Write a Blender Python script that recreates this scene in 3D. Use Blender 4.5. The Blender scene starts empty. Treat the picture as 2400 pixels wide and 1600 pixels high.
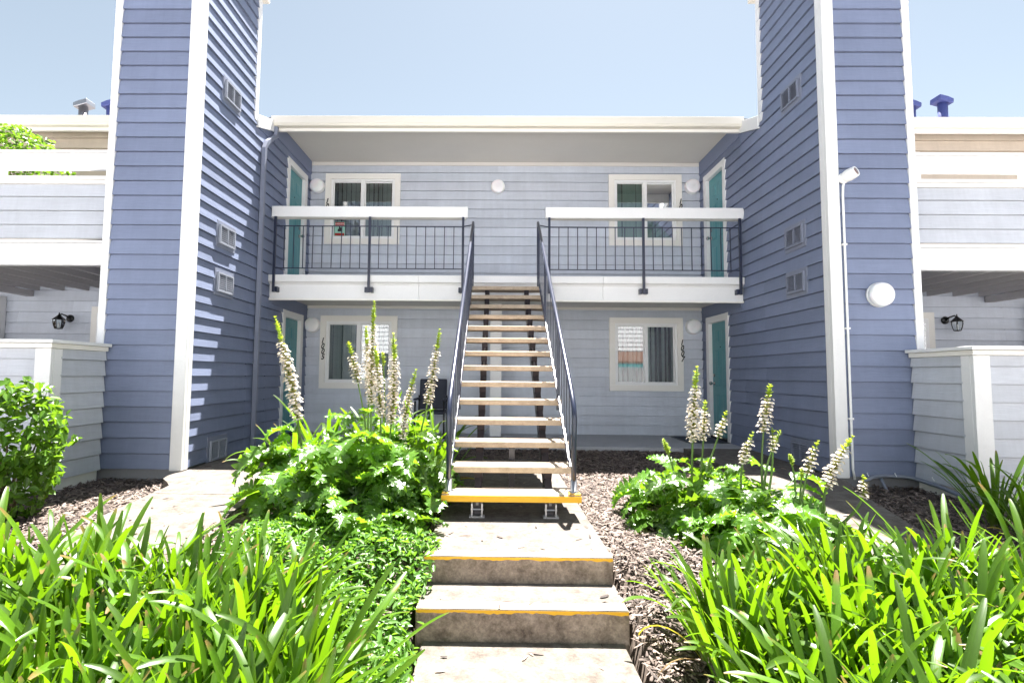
import bpy, math, random
import numpy as np
from mathutils import Matrix, Vector, Euler
random.seed(7); rng = np.random.default_rng(7)
sc = bpy.context.scene
COL = sc.collection
R = math.radians

# ------------------------------------------------------------------ camera, sky, sun, exposure
cam_d = bpy.data.cameras.new('camera'); cam = bpy.data.objects.new('camera', cam_d); COL.objects.link(cam)
cam_d.sensor_width = 36.0; cam_d.lens = 18.13; cam_d.shift_x = 0.0208; cam_d.clip_start = 0.05; cam_d.clip_end = 2000
def cam_matrix(loc, pitch, yaw, roll):
    cy, sy, cp, sp = math.cos(yaw), math.sin(yaw), math.cos(pitch), math.sin(pitch)
    fw = Vector((sy*cp, cy*cp, sp)); rt = Vector((cy, -sy, 0)); up = rt.cross(fw)
    r2 = rt*math.cos(roll) + up*math.sin(roll); u2 = r2.cross(fw)
    m = Matrix((r2, u2, -fw)).transposed().to_4x4(); m.translation = loc
    return m
cam.matrix_world = cam_matrix(Vector((0, 0, 1.05)), R(3.794), R(-0.684), R(0.478))
sc.camera = cam

SKY = 0.58
SUN_EL, SUN_AZ = 69.5, 18.8          # behind the building, a little to the right
world = bpy.data.worlds.new('World'); sc.world = world; world.use_nodes = True
wn = world.node_tree.nodes; wl = world.node_tree.links
bgn = wn['Background']
sky = wn.new('ShaderNodeTexSky'); sky.sky_type = 'NISHITA'; sky.sun_disc = False
sky.sun_elevation = R(SUN_EL); sky.sun_rotation = R(SUN_AZ); sky.air_density = 1.0; sky.dust_density = 0.6; sky.ozone_density = 1.0
hs = wn.new('ShaderNodeHueSaturation'); hs.inputs['Saturation'].default_value = 0.56; hs.inputs['Hue'].default_value = 0.482
wl.new(sky.outputs[0], hs.inputs['Color']); wl.new(hs.outputs[0], bgn.inputs[0]); bgn.inputs[1].default_value = 0.05*SKY
sun_d = bpy.data.lights.new('sun', 'SUN'); sun_d.energy = 4.6; sun_d.angle = R(0.53); sun_d.color = (1, 0.965, 0.91)
sun = bpy.data.objects.new('sun', sun_d); COL.objects.link(sun)
sdir = Vector((math.sin(R(SUN_AZ))*math.cos(R(SUN_EL)), math.cos(R(SUN_AZ))*math.cos(R(SUN_EL)), math.sin(R(SUN_EL))))
sun.rotation_euler = (-sdir).to_track_quat('-Z', 'Y').to_euler(); sun.location = sdir*30
sc.view_settings.view_transform = 'Standard'; sc.view_settings.look = 'None'
sc.view_settings.exposure = 2.68; sc.view_settings.gamma = 1.0

# ------------------------------------------------------------------ materials
MATS = {}
def new_mat(name):
    m = bpy.data.materials.new(name); m.use_nodes = True
    nt = m.node_tree; b = nt.nodes['Principled BSDF']; MATS[name] = m
    return m, nt, b
def nd(nt, typ, **kw):
    n = nt.nodes.new(typ)
    for k, v in kw.items():
        if k in n.inputs: n.inputs[k].default_value = v
        else: setattr(n, k, v)
    return n
def mulcol(nt, col, fac_socket, lo, hi):
    """colour times a value that runs lo..hi with the factor"""
    mr = nd(nt, 'ShaderNodeMapRange'); mr.inputs['To Min'].default_value = lo; mr.inputs['To Max'].default_value = hi
    nt.links.new(fac_socket, mr.inputs['Value'])
    mx = nd(nt, 'ShaderNodeMix', data_type='RGBA', blend_type='MULTIPLY'); mx.inputs[0].default_value = 1.0
    if isinstance(col, tuple): mx.inputs[6].default_value = (*col, 1)
    else: nt.links.new(col, mx.inputs[6])
    nt.links.new(mr.outputs[0], mx.inputs[7])
    return mx.outputs[2]
def bump(nt, b, sock, strength, dist):
    bp = nd(nt, 'ShaderNodeBump', Strength=strength, Distance=dist)
    nt.links.new(sock, bp.inputs['Height']); nt.links.new(bp.outputs[0], b.inputs['Normal'])
def pos_noise(nt, scale_vec, scale, detail=6.0, rough=0.6, dist=0.0):
    g = nd(nt, 'ShaderNodeNewGeometry')
    mp = nd(nt, 'ShaderNodeMapping'); mp.inputs['Scale'].default_value = scale_vec
    nt.links.new(g.outputs['Position'], mp.inputs['Vector'])
    n = nd(nt, 'ShaderNodeTexNoise', Scale=scale, Detail=detail, Roughness=rough, Distortion=dist)
    nt.links.new(mp.outputs[0], n.inputs['Vector'])
    return n.outputs['Fac']
def siding_mat(name, col, axis, rough=0.55):
    m, nt, b = new_mat(name)
    sv = (1, 14, 14) if axis == 'X' else (14, 1, 14)
    grain = pos_noise(nt, sv, 3.0, 8, 0.65, 1.2)
    soft = pos_noise(nt, (1, 1, 1), 1.7, 4, 0.6)
    oi = nd(nt, 'ShaderNodeObjectInfo')
    c = mulcol(nt, col, grain, 0.86, 1.12); c = mulcol(nt, c, soft, 0.82, 1.14); c = mulcol(nt, c, oi.outputs['Random'], 0.92, 1.08)
    drip = pos_noise(nt, (9, 9, 0.7), 1.6, 6, 0.7); c = mulcol(nt, c, drip, 0.86, 1.12)
    nt.links.new(c, b.inputs['Base Color']); b.inputs['Roughness'].default_value = rough
    bump(nt, b, grain, 0.35, 0.006)
    return m
def paint_mat(name, col, rough=0.5, var=0.08, bscale=60, bstr=0.12, metallic=0.0):
    m, nt, b = new_mat(name)
    n = pos_noise(nt, (1, 1, 1), 2.3, 6, 0.65); f = pos_noise(nt, (1, 1, 1), bscale, 3, 0.5)
    c = mulcol(nt, col, n, 1-var, 1+var*0.6); c = mulcol(nt, c, f, 1-var*0.4, 1+var*0.4)
    nt.links.new(c, b.inputs['Base Color']); b.inputs['Roughness'].default_value = rough; b.inputs['Metallic'].default_value = metallic
    bump(nt, b, f, bstr, 0.003)
    return m
def concrete_mat(name, col, stain, stain_amt, bscale=90, grit=0.28):
    m, nt, b = new_mat(name)
    big = pos_noise(nt, (1, 1, 1), 1.6, 8, 0.7); mid = pos_noise(nt, (1, 1, 1), 9, 8, 0.75); fine = pos_noise(nt, (1, 1, 1), bscale, 4, 0.7)
    ramp = nd(nt, 'ShaderNodeMapRange'); ramp.inputs['From Min'].default_value = 0.38; ramp.inputs['From Max'].default_value = 0.68
    ramp.inputs['To Max'].default_value = stain_amt
    nt.links.new(mid, ramp.inputs['Value'])
    mx = nd(nt, 'ShaderNodeMix', data_type='RGBA'); mx.inputs[6].default_value = (*col, 1); mx.inputs[7].default_value = (*stain, 1)
    nt.links.new(ramp.outputs[0], mx.inputs[0])
    c = mulcol(nt, mx.outputs[2], big, 0.75, 1.2); c = mulcol(nt, c, fine, 1-grit, 1+grit)
    nt.links.new(c, b.inputs['Base Color']); b.inputs['Roughness'].default_value = 0.9
    bump(nt, b, fine, 0.5, 0.004)
    return m
def leaf_mat(name, col, trans, tfac=0.45, rough=0.35, island=False, var=0.35, spec=0.5, relief=0, veins=False):
    m, nt, b = new_mat(name)
    out = nt.nodes['Material Output']
    if island:
        g = nd(nt, 'ShaderNodeNewGeometry'); rnd = g.outputs['Random Per Island']
    else:
        rnd = nd(nt, 'ShaderNodeObjectInfo').outputs['Random']
    n = pos_noise(nt, (1, 1, 1), 14, 3, 0.6)
    c = mulcol(nt, col, rnd, 1-var, 1+var); c = mulcol(nt, c, n, 0.8, 1.2)
    nt.links.new(c, b.inputs['Base Color']); b.inputs['Roughness'].default_value = rough
    b.inputs['Specular IOR Level'].default_value = spec
    if veins:
        tc = nd(nt, 'ShaderNodeTexCoord'); mp = nd(nt, 'ShaderNodeMapping'); mp.inputs['Scale'].default_value = (3, 260, 3)
        nt.links.new(tc.outputs['Object'], mp.inputs['Vector']); vn = nd(nt, 'ShaderNodeTexNoise', Scale=1.0, Detail=2.0); nt.links.new(mp.outputs[0], vn.inputs['Vector'])
        c2 = mulcol(nt, c, vn.outputs['Fac'], 0.68, 1.32)
        al = nd(nt, 'ShaderNodeAttribute', attribute_name='along')
        ad = nd(nt, 'ShaderNodeMath', operation='MULTIPLY_ADD'); ad.inputs[1].default_value = 0.14; nt.links.new(rnd, ad.inputs[0]); nt.links.new(al.outputs['Fac'], ad.inputs[2])
        tip = nd(nt, 'ShaderNodeMapRange'); tip.inputs['From Min'].default_value = 1.04; tip.inputs['From Max'].default_value = 1.09; nt.links.new(ad.outputs[0], tip.inputs['Value'])
        mt = nd(nt, 'ShaderNodeMix', data_type='RGBA'); mt.inputs[7].default_value = (0.22, 0.13, 0.05, 1); nt.links.new(tip.outputs[0], mt.inputs[0]); nt.links.new(c2, mt.inputs[6])
        lo = nd(nt, 'ShaderNodeMapRange'); lo.inputs['From Min'].default_value = 0.30; lo.inputs['From Max'].default_value = 0.0; nt.links.new(al.outputs['Fac'], lo.inputs['Value'])
        ml = nd(nt, 'ShaderNodeMix', data_type='RGBA'); ml.inputs[7].default_value = (0.17, 0.20, 0.05, 1); nt.links.new(lo.outputs[0], ml.inputs[0]); nt.links.new(mt.outputs[2], ml.inputs[6])
        c2 = ml.outputs[2]; nt.links.new(c2, b.inputs['Base Color']); bump(nt, b, vn.outputs['Fac'], 0.35, 0.002)
    if relief: bump(nt, b, pos_noise(nt, (1, 1, 1), relief, 3, 0.6), 0.9, 0.012)
    tr = nd(nt, 'ShaderNodeBsdfTranslucent'); t = mulcol(nt, trans, rnd, 1-var*0.6, 1+var*0.6); nt.links.new(t, tr.inputs['Color'])
    mx = nd(nt, 'ShaderNodeMixShader', Fac=tfac); nt.links.new(b.outputs[0], mx.inputs[1]); nt.links.new(tr.outputs[0], mx.inputs[2])
    nt.links.new(mx.outputs[0], out.inputs['Surface'])
    return m
def island_mat(name, cols, rough=0.85, bscale=120):
    m, nt, b = new_mat(name)
    g = nd(nt, 'ShaderNodeNewGeometry')
    cr = nd(nt, 'ShaderNodeValToRGB'); e = cr.color_ramp.elements
    e[0].color = (*cols[0], 1); e[1].color = (*cols[-1], 1); e[1].position = 1.0
    for i, c in enumerate(cols[1:-1]): x = e.new((i+1)/(len(cols)-1)); x.color = (*c, 1)
    nt.links.new(g.outputs['Random Per Island'], cr.inputs[0])
    n = pos_noise(nt, (1, 1, 1), bscale, 3, 0.6)
    c = mulcol(nt, cr.outputs[0], n, 0.7, 1.3)
    nt.links.new(c, b.inputs['Base Color']); b.inputs['Roughness'].default_value = rough
    return m

DARK = (0.180, 0.212, 0.318); LIGHT = (0.545, 0.580, 0.655); WHITE = (0.77, 0.765, 0.765)
siding_mat('dark_x', DARK, 'X'); siding_mat('dark_y', DARK, 'Y')
siding_mat('light_x', LIGHT, 'X'); siding_mat('light_y', LIGHT, 'Y')
siding_mat('bounce_tan_x', (0.50, 0.425, 0.345), 'X'); siding_mat('pale_x', (0.53, 0.55, 0.60), 'X'); siding_mat('pale_y', (0.53, 0.55, 0.60), 'Y')  # tan: warm bounced light on the wing upper walls, put into the board colour
paint_mat('white', WHITE, 0.5, 0.10); paint_mat('cream', (0.81, 0.785, 0.74), 0.5, 0.07)
paint_mat('gutter', (0.72, 0.68, 0.60), 0.45, 0.06)
paint_mat('dark_plain', DARK, 0.55, 0.08); paint_mat('soffit', (0.68, 0.65, 0.615), 0.8, 0.06)
paint_mat('joist', (0.45, 0.43, 0.44), 0.7, 0.12)
paint_mat('foundation', (0.26, 0.26, 0.28), 0.85, 0.2, 40, 0.3)
paint_mat('door_teal', (0.075, 0.27, 0.30), 0.4, 0.08)
paint_mat('vinyl', (0.82, 0.82, 0.82), 0.35, 0.03)
paint_mat('rail_metal', (0.020, 0.026, 0.052), 0.30, 0.2, 90, 0.05)
paint_mat('stringer_metal', (0.035, 0.030, 0.035), 0.35, 0.3, 90, 0.1)
paint_mat('black_metal', (0.008, 0.008, 0.009), 0.4, 0.2)
paint_mat('chrome', (0.55, 0.55, 0.55), 0.22, 0.1, 90, 0.02, 1.0)
paint_mat('galvanised', (0.45, 0.45, 0.47), 0.4, 0.15, 60, 0.1, 1.0)
paint_mat('vent_paint', (0.20, 0.22, 0.29), 0.5, 0.06); paint_mat('vent_grey', (0.30, 0.32, 0.38), 0.5, 0.06)
paint_mat('roof_vent', (0.08, 0.10, 0.30), 0.5, 0.1)
paint_mat('grey_pipe', (0.22, 0.24, 0.30), 0.45, 0.1)
paint_mat('yellow', (0.86, 0.45, 0.015), 0.5, 0.12); paint_mat('sunlit_yellow', (0.86, 0.78, 0.52), 0.6, 0.12)  # second is the same yellow paint, paled to its sunlit look
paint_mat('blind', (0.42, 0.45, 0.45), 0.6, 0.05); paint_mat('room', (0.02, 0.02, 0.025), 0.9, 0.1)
paint_mat('blind_green', (0.20, 0.30, 0.25), 0.6, 0.05)
paint_mat('shingle', (0.16, 0.15, 0.15), 0.9, 0.3, 40, 0.5)
paint_mat('digit', (0.008, 0.008, 0.008), 0.4, 0.02)
paint_mat('chair', (0.012, 0.016, 0.035), 0.6, 0.2)
paint_mat('red', (0.35, 0.02, 0.015), 0.5, 0.05); paint_mat('sticker_green', (0.30, 0.55, 0.45), 0.5, 0.05)
paint_mat('lens', (0.25, 0.17, 0.15), 0.15, 0.1)
paint_mat('mat_fibre', (0.07, 0.08, 0.11), 0.95, 0.6, 30, 0.6)
paint_mat('terracotta', (0.15, 0.085, 0.065), 0.8, 0.15)
concrete_mat('concrete', (0.165, 0.146, 0.127), (0.060, 0.045, 0.036), 0.95, 60, 0.5)
concrete_mat('concrete_riser', (0.37, 0.29, 0.24), (0.10, 0.07, 0.056), 1.0, 45, 0.75)
concrete_mat('tread_concrete', (0.46, 0.365, 0.275), (0.28, 0.215, 0.16), 0.8)
concrete_mat('bounce_concrete', (0.60, 0.60, 0.61), (0.54, 0.54, 0.55), 0.6)
concrete_mat('porch_concrete', (0.46, 0.46, 0.48), (0.36, 0.36, 0.38), 0.6)
island_mat('mulch', [(0.03, 0.023, 0.021), (0.085, 0.062, 0.053), (0.17, 0.128, 0.108), (0.30, 0.235, 0.195), (0.06, 0.045, 0.04), (0.21, 0.165, 0.14)])
concrete_mat('soil', (0.045, 0.032, 0.024), (0.10, 0.075, 0.055), 0.8, 60)
leaf_mat('agapanthus_leaf', (0.064, 0.140, 0.009), (0.18, 0.355, 0.006), 0.42, 0.36, var=0.35, veins=True)
leaf_mat('acanthus_leaf', (0.075, 0.165, 0.022), (0.23, 0.43, 0.016), 0.42, 0.30, var=0.45, spec=0.65, relief=26)
leaf_mat('shrub_leaf', (0.07, 0.155, 0.016), (0.20, 0.38, 0.015), 0.42, 0.36)
leaf_mat('shrub_leaf_i', (0.07, 0.155, 0.016), (0.20, 0.38, 0.015), 0.42, 0.36, island=True)
leaf_mat('cover_leaf', (0.09, 0.19, 0.035), (0.22, 0.45, 0.03), 0.40, 0.4, island=True)
leaf_mat('yellow_leaf', (0.30, 0.24, 0.03), (0.5, 0.4, 0.03), 0.4, 0.45)
leaf_mat('dry_leaf', (0.20, 0.13, 0.06), (0.3, 0.2, 0.08), 0.3, 0.7)
leaf_mat('stem_green', (0.10, 0.18, 0.03), (0.2, 0.35, 0.03), 0.15, 0.45)
leaf_mat('bract', (0.26, 0.29, 0.08), (0.48, 0.46, 0.12), 0.4, 0.5, island=True, var=0.5)
leaf_mat('bud', (0.28, 0.40, 0.04), (0.5, 0.6, 0.05), 0.4, 0.5, island=True)
leaf_mat('petal', (0.78, 0.70, 0.62), (0.78, 0.68, 0.56), 0.4, 0.5, island=True, var=0.15)
paint_mat('far_siding', (0.74, 0.76, 0.80), 0.7, 0.05)
paint_mat('bark', (0.13, 0.09, 0.06), 0.9, 0.3, 40, 0.5)
# window glass: clear pane with a mirror-like Fresnel reflection
def glass_mat(name, tint, ior):
    m, nt, b = new_mat(name); nt.nodes.remove(b); out = nt.nodes['Material Output']
    tr = nd(nt, 'ShaderNodeBsdfTransparent'); tr.inputs[0].default_value = (*tint, 1)
    gl = nd(nt, 'ShaderNodeBsdfGlossy', Roughness=0.0); gl.inputs[0].default_value = (1, 1, 1, 1)
    fr = nd(nt, 'ShaderNodeFresnel', IOR=ior); mx = nd(nt, 'ShaderNodeMixShader')
    nt.links.new(fr.outputs[0], mx.inputs[0]); nt.links.new(tr.outputs[0], mx.inputs[1]); nt.links.new(gl.outputs[0], mx.inputs[2])
    nt.links.new(mx.outputs[0], out.inputs['Surface'])
glass_mat('glass', (0.80, 0.90, 0.88), 2.5)
glass_mat('clear_glass', (0.9, 0.92, 0.92), 1.45)
m, nt, b = new_mat('globe'); b.inputs['Base Color'].default_value = (0.82, 0.82, 0.84, 1); b.inputs['Roughness'].default_value = 0.3
b.inputs['Subsurface Weight'].default_value = 0.2

# ------------------------------------------------------------------ object helpers
def link(name, me, mat=None, parent=None):
    o = bpy.data.objects.new(name, me); COL.objects.link(o)
    if mat:
        for k in ([mat] if isinstance(mat, str) else mat): me.materials.append(MATS[k])
    if parent is not None:
        o.parent = parent
        if parent.type == 'EMPTY' and parent.parent is None: o.location = -parent.location   # meshes are drawn in world metres
    return o
def tag(o, label=None, cat=None, group=None, kind=None):
    if label: o['label'] = label
    if cat: o['category'] = cat
    if group: o['group'] = group
    if kind: o['kind'] = kind
    return o
def thing(name, loc, label, cat, group=None):
    o = bpy.data.objects.new(name, None); COL.objects.link(o); o.location = loc; o.empty_display_size = 0.1
    return tag(o, label, cat, group)
class MB:
    def __init__(s): s.v, s.f, s.m = [], [], []
    def add(s, vs, fs, mi=0):
        n = len(s.v); s.v += [tuple(p) for p in vs]; s.f += [tuple(i+n for i in f) for f in fs]; s.m += [mi]*len(fs); return s
    def box(s, x0, x1, y0, y1, z0, z1, mi=0):
        return s.add([(x0,y0,z0),(x1,y0,z0),(x1,y1,z0),(x0,y1,z0),(x0,y0,z1),(x1,y0,z1),(x1,y1,z1),(x0,y1,z1)],
                     [(0,3,2,1),(4,5,6,7),(0,1,5,4),(1,2,6,5),(2,3,7,6),(3,0,4,7)], mi)
    def tube(s, pts, rad, n=8, mi=0, cap=True):
        P = [Vector(p) for p in pts]; rads = rad if isinstance(rad, (list, tuple)) else [rad]*len(P)
        ref = None; rings = []; vs = []; fs = []
        for i, p in enumerate(P):
            t = (P[min(i+1, len(P)-1)]-P[max(i-1, 0)]).normalized()
            if ref is None: ref = Vector((0, 0, 1)) if abs(t.z) < 0.9 else Vector((1, 0, 0))
            a = t.cross(ref).normalized(); bb = t.cross(a).normalized(); ref = -bb if False else ref
            for k in range(n):
                w = 2*math.pi*k/n + (math.pi/4 if n == 4 else 0); vs.append(p + (a*math.cos(w)+bb*math.sin(w))*rads[i])
        for i in range(len(P)-1):
            for k in range(n): fs.append((i*n+k, i*n+(k+1) % n, (i+1)*n+(k+1) % n, (i+1)*n+k))
        if cap: fs.append(tuple(range(n))[::-1]); fs.append(tuple((len(P)-1)*n+k for k in range(n)))
        return s.add(vs, fs, mi)
    def lathe(s, prof, origin, axis, n=24, mi=0):
        """prof = [(r, h)] turned about the axis through origin"""
        ax = Vector(axis).normalized(); a = ax.orthogonal().normalized(); bb = ax.cross(a); o = Vector(origin); vs = []; fs = []
        for r, h in prof:
            for k in range(n): w = 2*math.pi*k/n; vs.append(o+ax*h+(a*math.cos(w)+bb*math.sin(w))*r)
        for i in range(len(prof)-1):
            for k in range(n): fs.append((i*n+k, i*n+(k+1) % n, (i+1)*n+(k+1) % n, (i+1)*n+k))
        fs.append(tuple(range(n))[::-1]); fs.append(tuple((len(prof)-1)*n+k for k in range(n)))
        return s.add(vs, fs, mi)
    def prism(s, poly, axis, a, b, mi=0):
        """2-D polygon extruded along an axis ('X': poly is (y, z); 'Y': (x, z); 'Z': (x, y))"""
        def mk(p, t): return {'X': (t, p[0], p[1]), 'Y': (p[0], t, p[1]), 'Z': (p[0], p[1], t)}[axis]
        n = len(poly); vs = [mk(p, a) for p in poly]+[mk(p, b) for p in poly]
        fs = [tuple(range(n))[::-1], tuple(range(n, 2*n))]+[(i, (i+1) % n, n+(i+1) % n, n+i) for i in range(n)]
        return s.add(vs, fs, mi)
    def mesh(s, name, smooth=False):
        me = bpy.data.meshes.new(name); me.from_pydata(s.v, [], s.f)
        if any(s.m): me.polygons.foreach_set('material_index', s.m)
        if smooth: me.polygons.foreach_set('use_smooth', [True]*len(s.f))
        me.update(); return me
    def obj(s, name, mat, parent=None, smooth=False, bev=0.0):
        me = s.mesh(name, smooth)
        import bmesh
        bm = bmesh.new(); bm.from_mesh(me); bmesh.ops.recalc_face_normals(bm, faces=bm.faces); bm.to_mesh(me); bm.free()
        o = link(name, me, mat, parent)
        if bev:
            md = o.modifiers.new('edge', 'BEVEL'); md.width = bev; md.segments = 2; md.limit_method = 'ANGLE'; md.angle_limit = R(40)
        return o
def box(name, x0, x1, y0, y1, z0, z1, mat, parent=None, bev=0.004):
    return MB().box(min(x0,x1), max(x0,x1), min(y0,y1), max(y0,y1), min(z0,z1), max(z0,z1)).obj(name, mat, parent, bev=bev)
def smooth_ang(o):
    o.data.polygons.foreach_set('use_smooth', [True]*len(o.data.polygons)); return o

# ------------------------------------------------------------------ measures of the place (metres; porch floor is z = 0)
XL, XR = -3.542, 3.783           # inner faces of the two towers
XL2, XR2 = -4.550, 4.768         # outer corners of the towers
YT = 5.82                        # front of the towers
YTB = 7.25                       # back of the towers
YB = 9.486                       # recessed back wall
YF = 7.86                        # balcony front / eaves line
YW = 8.10                        # back walls of the side wings
YWB = 6.10                       # balcony front of the side wings
EXP = 0.1735                     # weather-board exposure
def lerp_tab(tab, y):
    for (a, za), (b2, zb) in zip(tab, tab[1:]):
        if y <= b2:
            t = min(max((y-a)/(b2-a), 0), 1); t = t*t*(3-2*t); return za+(zb-za)*t
    return tab[-1][1]
G_TAB = [(-20, -0.44), (2.0, -0.42), (2.6, -0.36), (3.0, -0.24), (3.4, -0.10), (4.2, -0.075), (60, -0.075)]
def gz(x, y):
    t = min(max((abs(x)-2.4)/1.2, 0), 1); return lerp_tab(G_TAB, y) - 0.085*t*t*(3-2*t)*(1 if y > 3.6 else 0.3)
P_TAB = [(-20, -0.40), (2.0, -0.38), (2.9, -0.24), (3.6, -0.10), (4.3, -0.06), (5.6, -0.05), (7.85, -0.006), (60, -0.006)]

SX0, SX1 = -0.437, 0.719
L_OUT = [(-4, -2.9), (0, -2.9), (3.1, -2.97), (4.0, -3.06), (5.15, -3.22), (5.5, -3.535), (7.83, -3.535)]
L_IN = [(-4, -1.95), (0, -1.95), (3, -2.0), (4, -2.1), (5, -2.2), (5.8, -2.5), (7.83, -2.6)]
R_OUT = [(-4, 3.0), (0, 3.0), (3.2, 3.05), (4.1, 3.2), (5.35, 3.6), (5.6, 3.776), (7.83, 3.776)]
R_IN = [(-4, 2.0), (0, 2.0), (3, 2.05), (4, 2.15), (5, 2.45), (5.8, 2.8), (7.83, 2.8)]
def edge_x(tab, y):
    for (a, xa), (b2, xb) in zip(tab, tab[1:]):
        if y <= b2: return xa+(xb-xa)*(y-a)/(b2-a)
    return tab[-1][1]
# ------------------------------------------------------------------ ground, paths, steps
def ground():
    xs = np.concatenate([[-400, -120, -40, -15, -9], np.arange(-6, 6.01, 0.1), [9, 15, 40, 120, 400]])
    ys = np.concatenate([[-400, -120, -40, -12, -5], np.arange(-1.5, 8.01, 0.1), [9, 11, 15, 40, 120, 400]])
    def carve(x, y):
        if y < 7.9 and SX0 < x < SX1 and y < 6.85: return .25
        if y > 7.88 and XL < x < XR: return .1
        if y < 7.9 and (edge_x(L_OUT, y)+.03 < x < edge_x(L_IN, y)-.03 or edge_x(R_IN, y)+.03 < x < edge_x(R_OUT, y)-.03): return .15
        return 0
    vs = []; fs = []
    for y in ys:
        for x in xs: vs.append((x, y, gz(x, y) - carve(x, y) + (random.uniform(-.012, .012) if abs(x) < 7 and -2 < y < 8 else 0)))
    n = len(xs)
    for j in range(len(ys)-1):
        for i in range(n-1): fs.append((j*n+i, j*n+i+1, (j+1)*n+i+1, (j+1)*n+i))
    me = bpy.data.meshes.new('ground'); me.from_pydata(vs, [], fs); me.polygons.foreach_set('use_smooth', [True]*len(fs))
    tag(link('ground', me, 'soil'), 'dark bare soil under the planting beds', 'ground', kind='structure')
ground()

def path(name, outer, inner, joints, label):
    root = bpy.data.objects.new(name, None); COL.objects.link(root); tag(root, label, 'path', kind='structure')
    for y0, y1 in zip(joints, joints[1:]):
        y0 += 0.006; y1 -= 0.006
        ys = list(np.linspace(y0, y1, max(2, int((y1-y0)/0.15)))); mb = MB(); vs = []; fs = []
        for y in ys:
            a, c, z = edge_x(outer, y), edge_x(inner, y), lerp_tab(P_TAB, y)
            vs += [(a, y, z), (c, y, z), (a, y, z-0.12), (c, y, z-0.12)]
        for i in range(len(ys)-1):
            k = 4*i; fs += [(k, k+1, k+5, k+4), (k, k+4, k+6, k+2), (k+1, k+3, k+7, k+5)]
        fs += [(0, 2, 3, 1), (4*len(ys)-4, 4*len(ys)-3, 4*len(ys)-1, 4*len(ys)-2)]
        mb.add(vs, fs).obj('slab', 'concrete', root)
path('path_left', L_OUT, L_IN, [-0.41, 0.3, 1.8, 3.3, 4.80, 7.825], 'sunlit concrete path beside the left tower')
path('path_right', R_OUT, R_IN, [-0.41, 0.3, 1.8, 3.3, 4.84, 7.825], 'shaded concrete path beside the right tower')
tag(box('porch_floor', XL+0.01, XR-0.01, 7.83, YB+0.2, -0.16, 0.0, 'porch_concrete'), 'grey concrete porch floor under the balcony', 'porch', kind='structure')

steps = thing('concrete_steps', (0.14, 3.0, -0.36), 'stained concrete garden steps with yellow painted edges below the staircase', 'steps')
def step_block(name, y0, y1, zt, x0, x1, zb=-0.7):
    o = MB().box(x0, x1, y0, y1, zb, zt).obj(name, ['concrete'], steps, bev=0.008)
    o.data.materials.append(MATS['concrete_riser'])
    for p in o.data.polygons:
        if abs(p.normal.y) > 0.5 or abs(p.normal.x) > 0.5: p.material_index = 1
    return o
def ragged(name, x0, x1, y0, y1, z, mat, vertical=False):
    """painted strip with a hand-brushed rear edge"""
    n = 60; mb = MB(); vs = []; fs = []
    for i in range(n+1):
        x = x0+(x1-x0)*i/n; j = random.uniform(-0.004, 0.004)+0.003*math.sin(i*0.35)
        if vertical: vs += [(x, y0, z), (x, y0, z-(y1+j))]
        else: vs += [(x, y0, z), (x, y1+j, z)]
    for i in range(n): fs.append((2*i, 2*i+2, 2*i+3, 2*i+1))
    return mb.add(vs, fs).obj(name, mat, steps)
step_block('landing', 3.222, 6.90, -0.05, SX0, SX1)
step_block('step', 2.852, 3.215, -0.200, SX0+0.01, SX1+0.002)
tag(step_block('lower_slab', -0.41, 2.846, -0.362, SX0+0.05, SX1-0.03), 'lower concrete slab at the foot of the steps')
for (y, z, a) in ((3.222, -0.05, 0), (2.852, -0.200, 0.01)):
    ragged('painted_edge', SX0+a+0.006, SX1-0.006, y+0.006, y+0.083, z+0.003, 'sunlit_yellow')  # top strip takes the paled yellow, sunlight put into its colour
    ragged('painted_edge', SX0+a+0.004, SX1-0.004, y-0.003, 0.016, z-0.001, 'yellow', vertical=True)

# unseen pale court added behind the viewer to bounce sun into the shade, and the sunlit house across it (seen mirrored in the window panes)
MB().box(-30, 30, -9.3, -0.42, -0.75, -0.40).obj('bounce_court', 'bounce_concrete').__setitem__('kind', 'structure')
def opposite():
    t = thing('opposite_house', (0, -9.4, -.4), 'pale sided house with tiled porch roof mirrored in the lower right window', 'building')
    for i in range(27):
        z = -.4+i*.24; MB().prism([(-9.4, z), (-9.355, z), (-9.385, z+.24), (-9.4, z+.24)], 'X', -22, 22).obj('siding_board', 'far_siding', t)
    MB().box(-22, 22, -12, -9.402, -.7, 6.08).obj('wall', 'far_siding', t)
    MB().prism([(-8.9, 6.08), (-8.9, 6.22), (-16, 8.6), (-16, 8.4)], 'X', -23, 23).obj('roof', 'terracotta', t)
    MB().prism([(-9.3, 2.3), (-7.8, 1.75), (-7.8, 1.85), (-9.3, 2.42)], 'X', 4, 13).obj('porch_roof', 'terracotta', t)
    box('porch_fascia', 4, 13, -7.82, -7.86, 1.56, 1.74, 'door_teal', t)
    for x in (-15, -7, 0.6, 16): box('window', x, x+1.6, -9.35, -9.30, .9, 2.2, 'room', t)
opposite()
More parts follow.
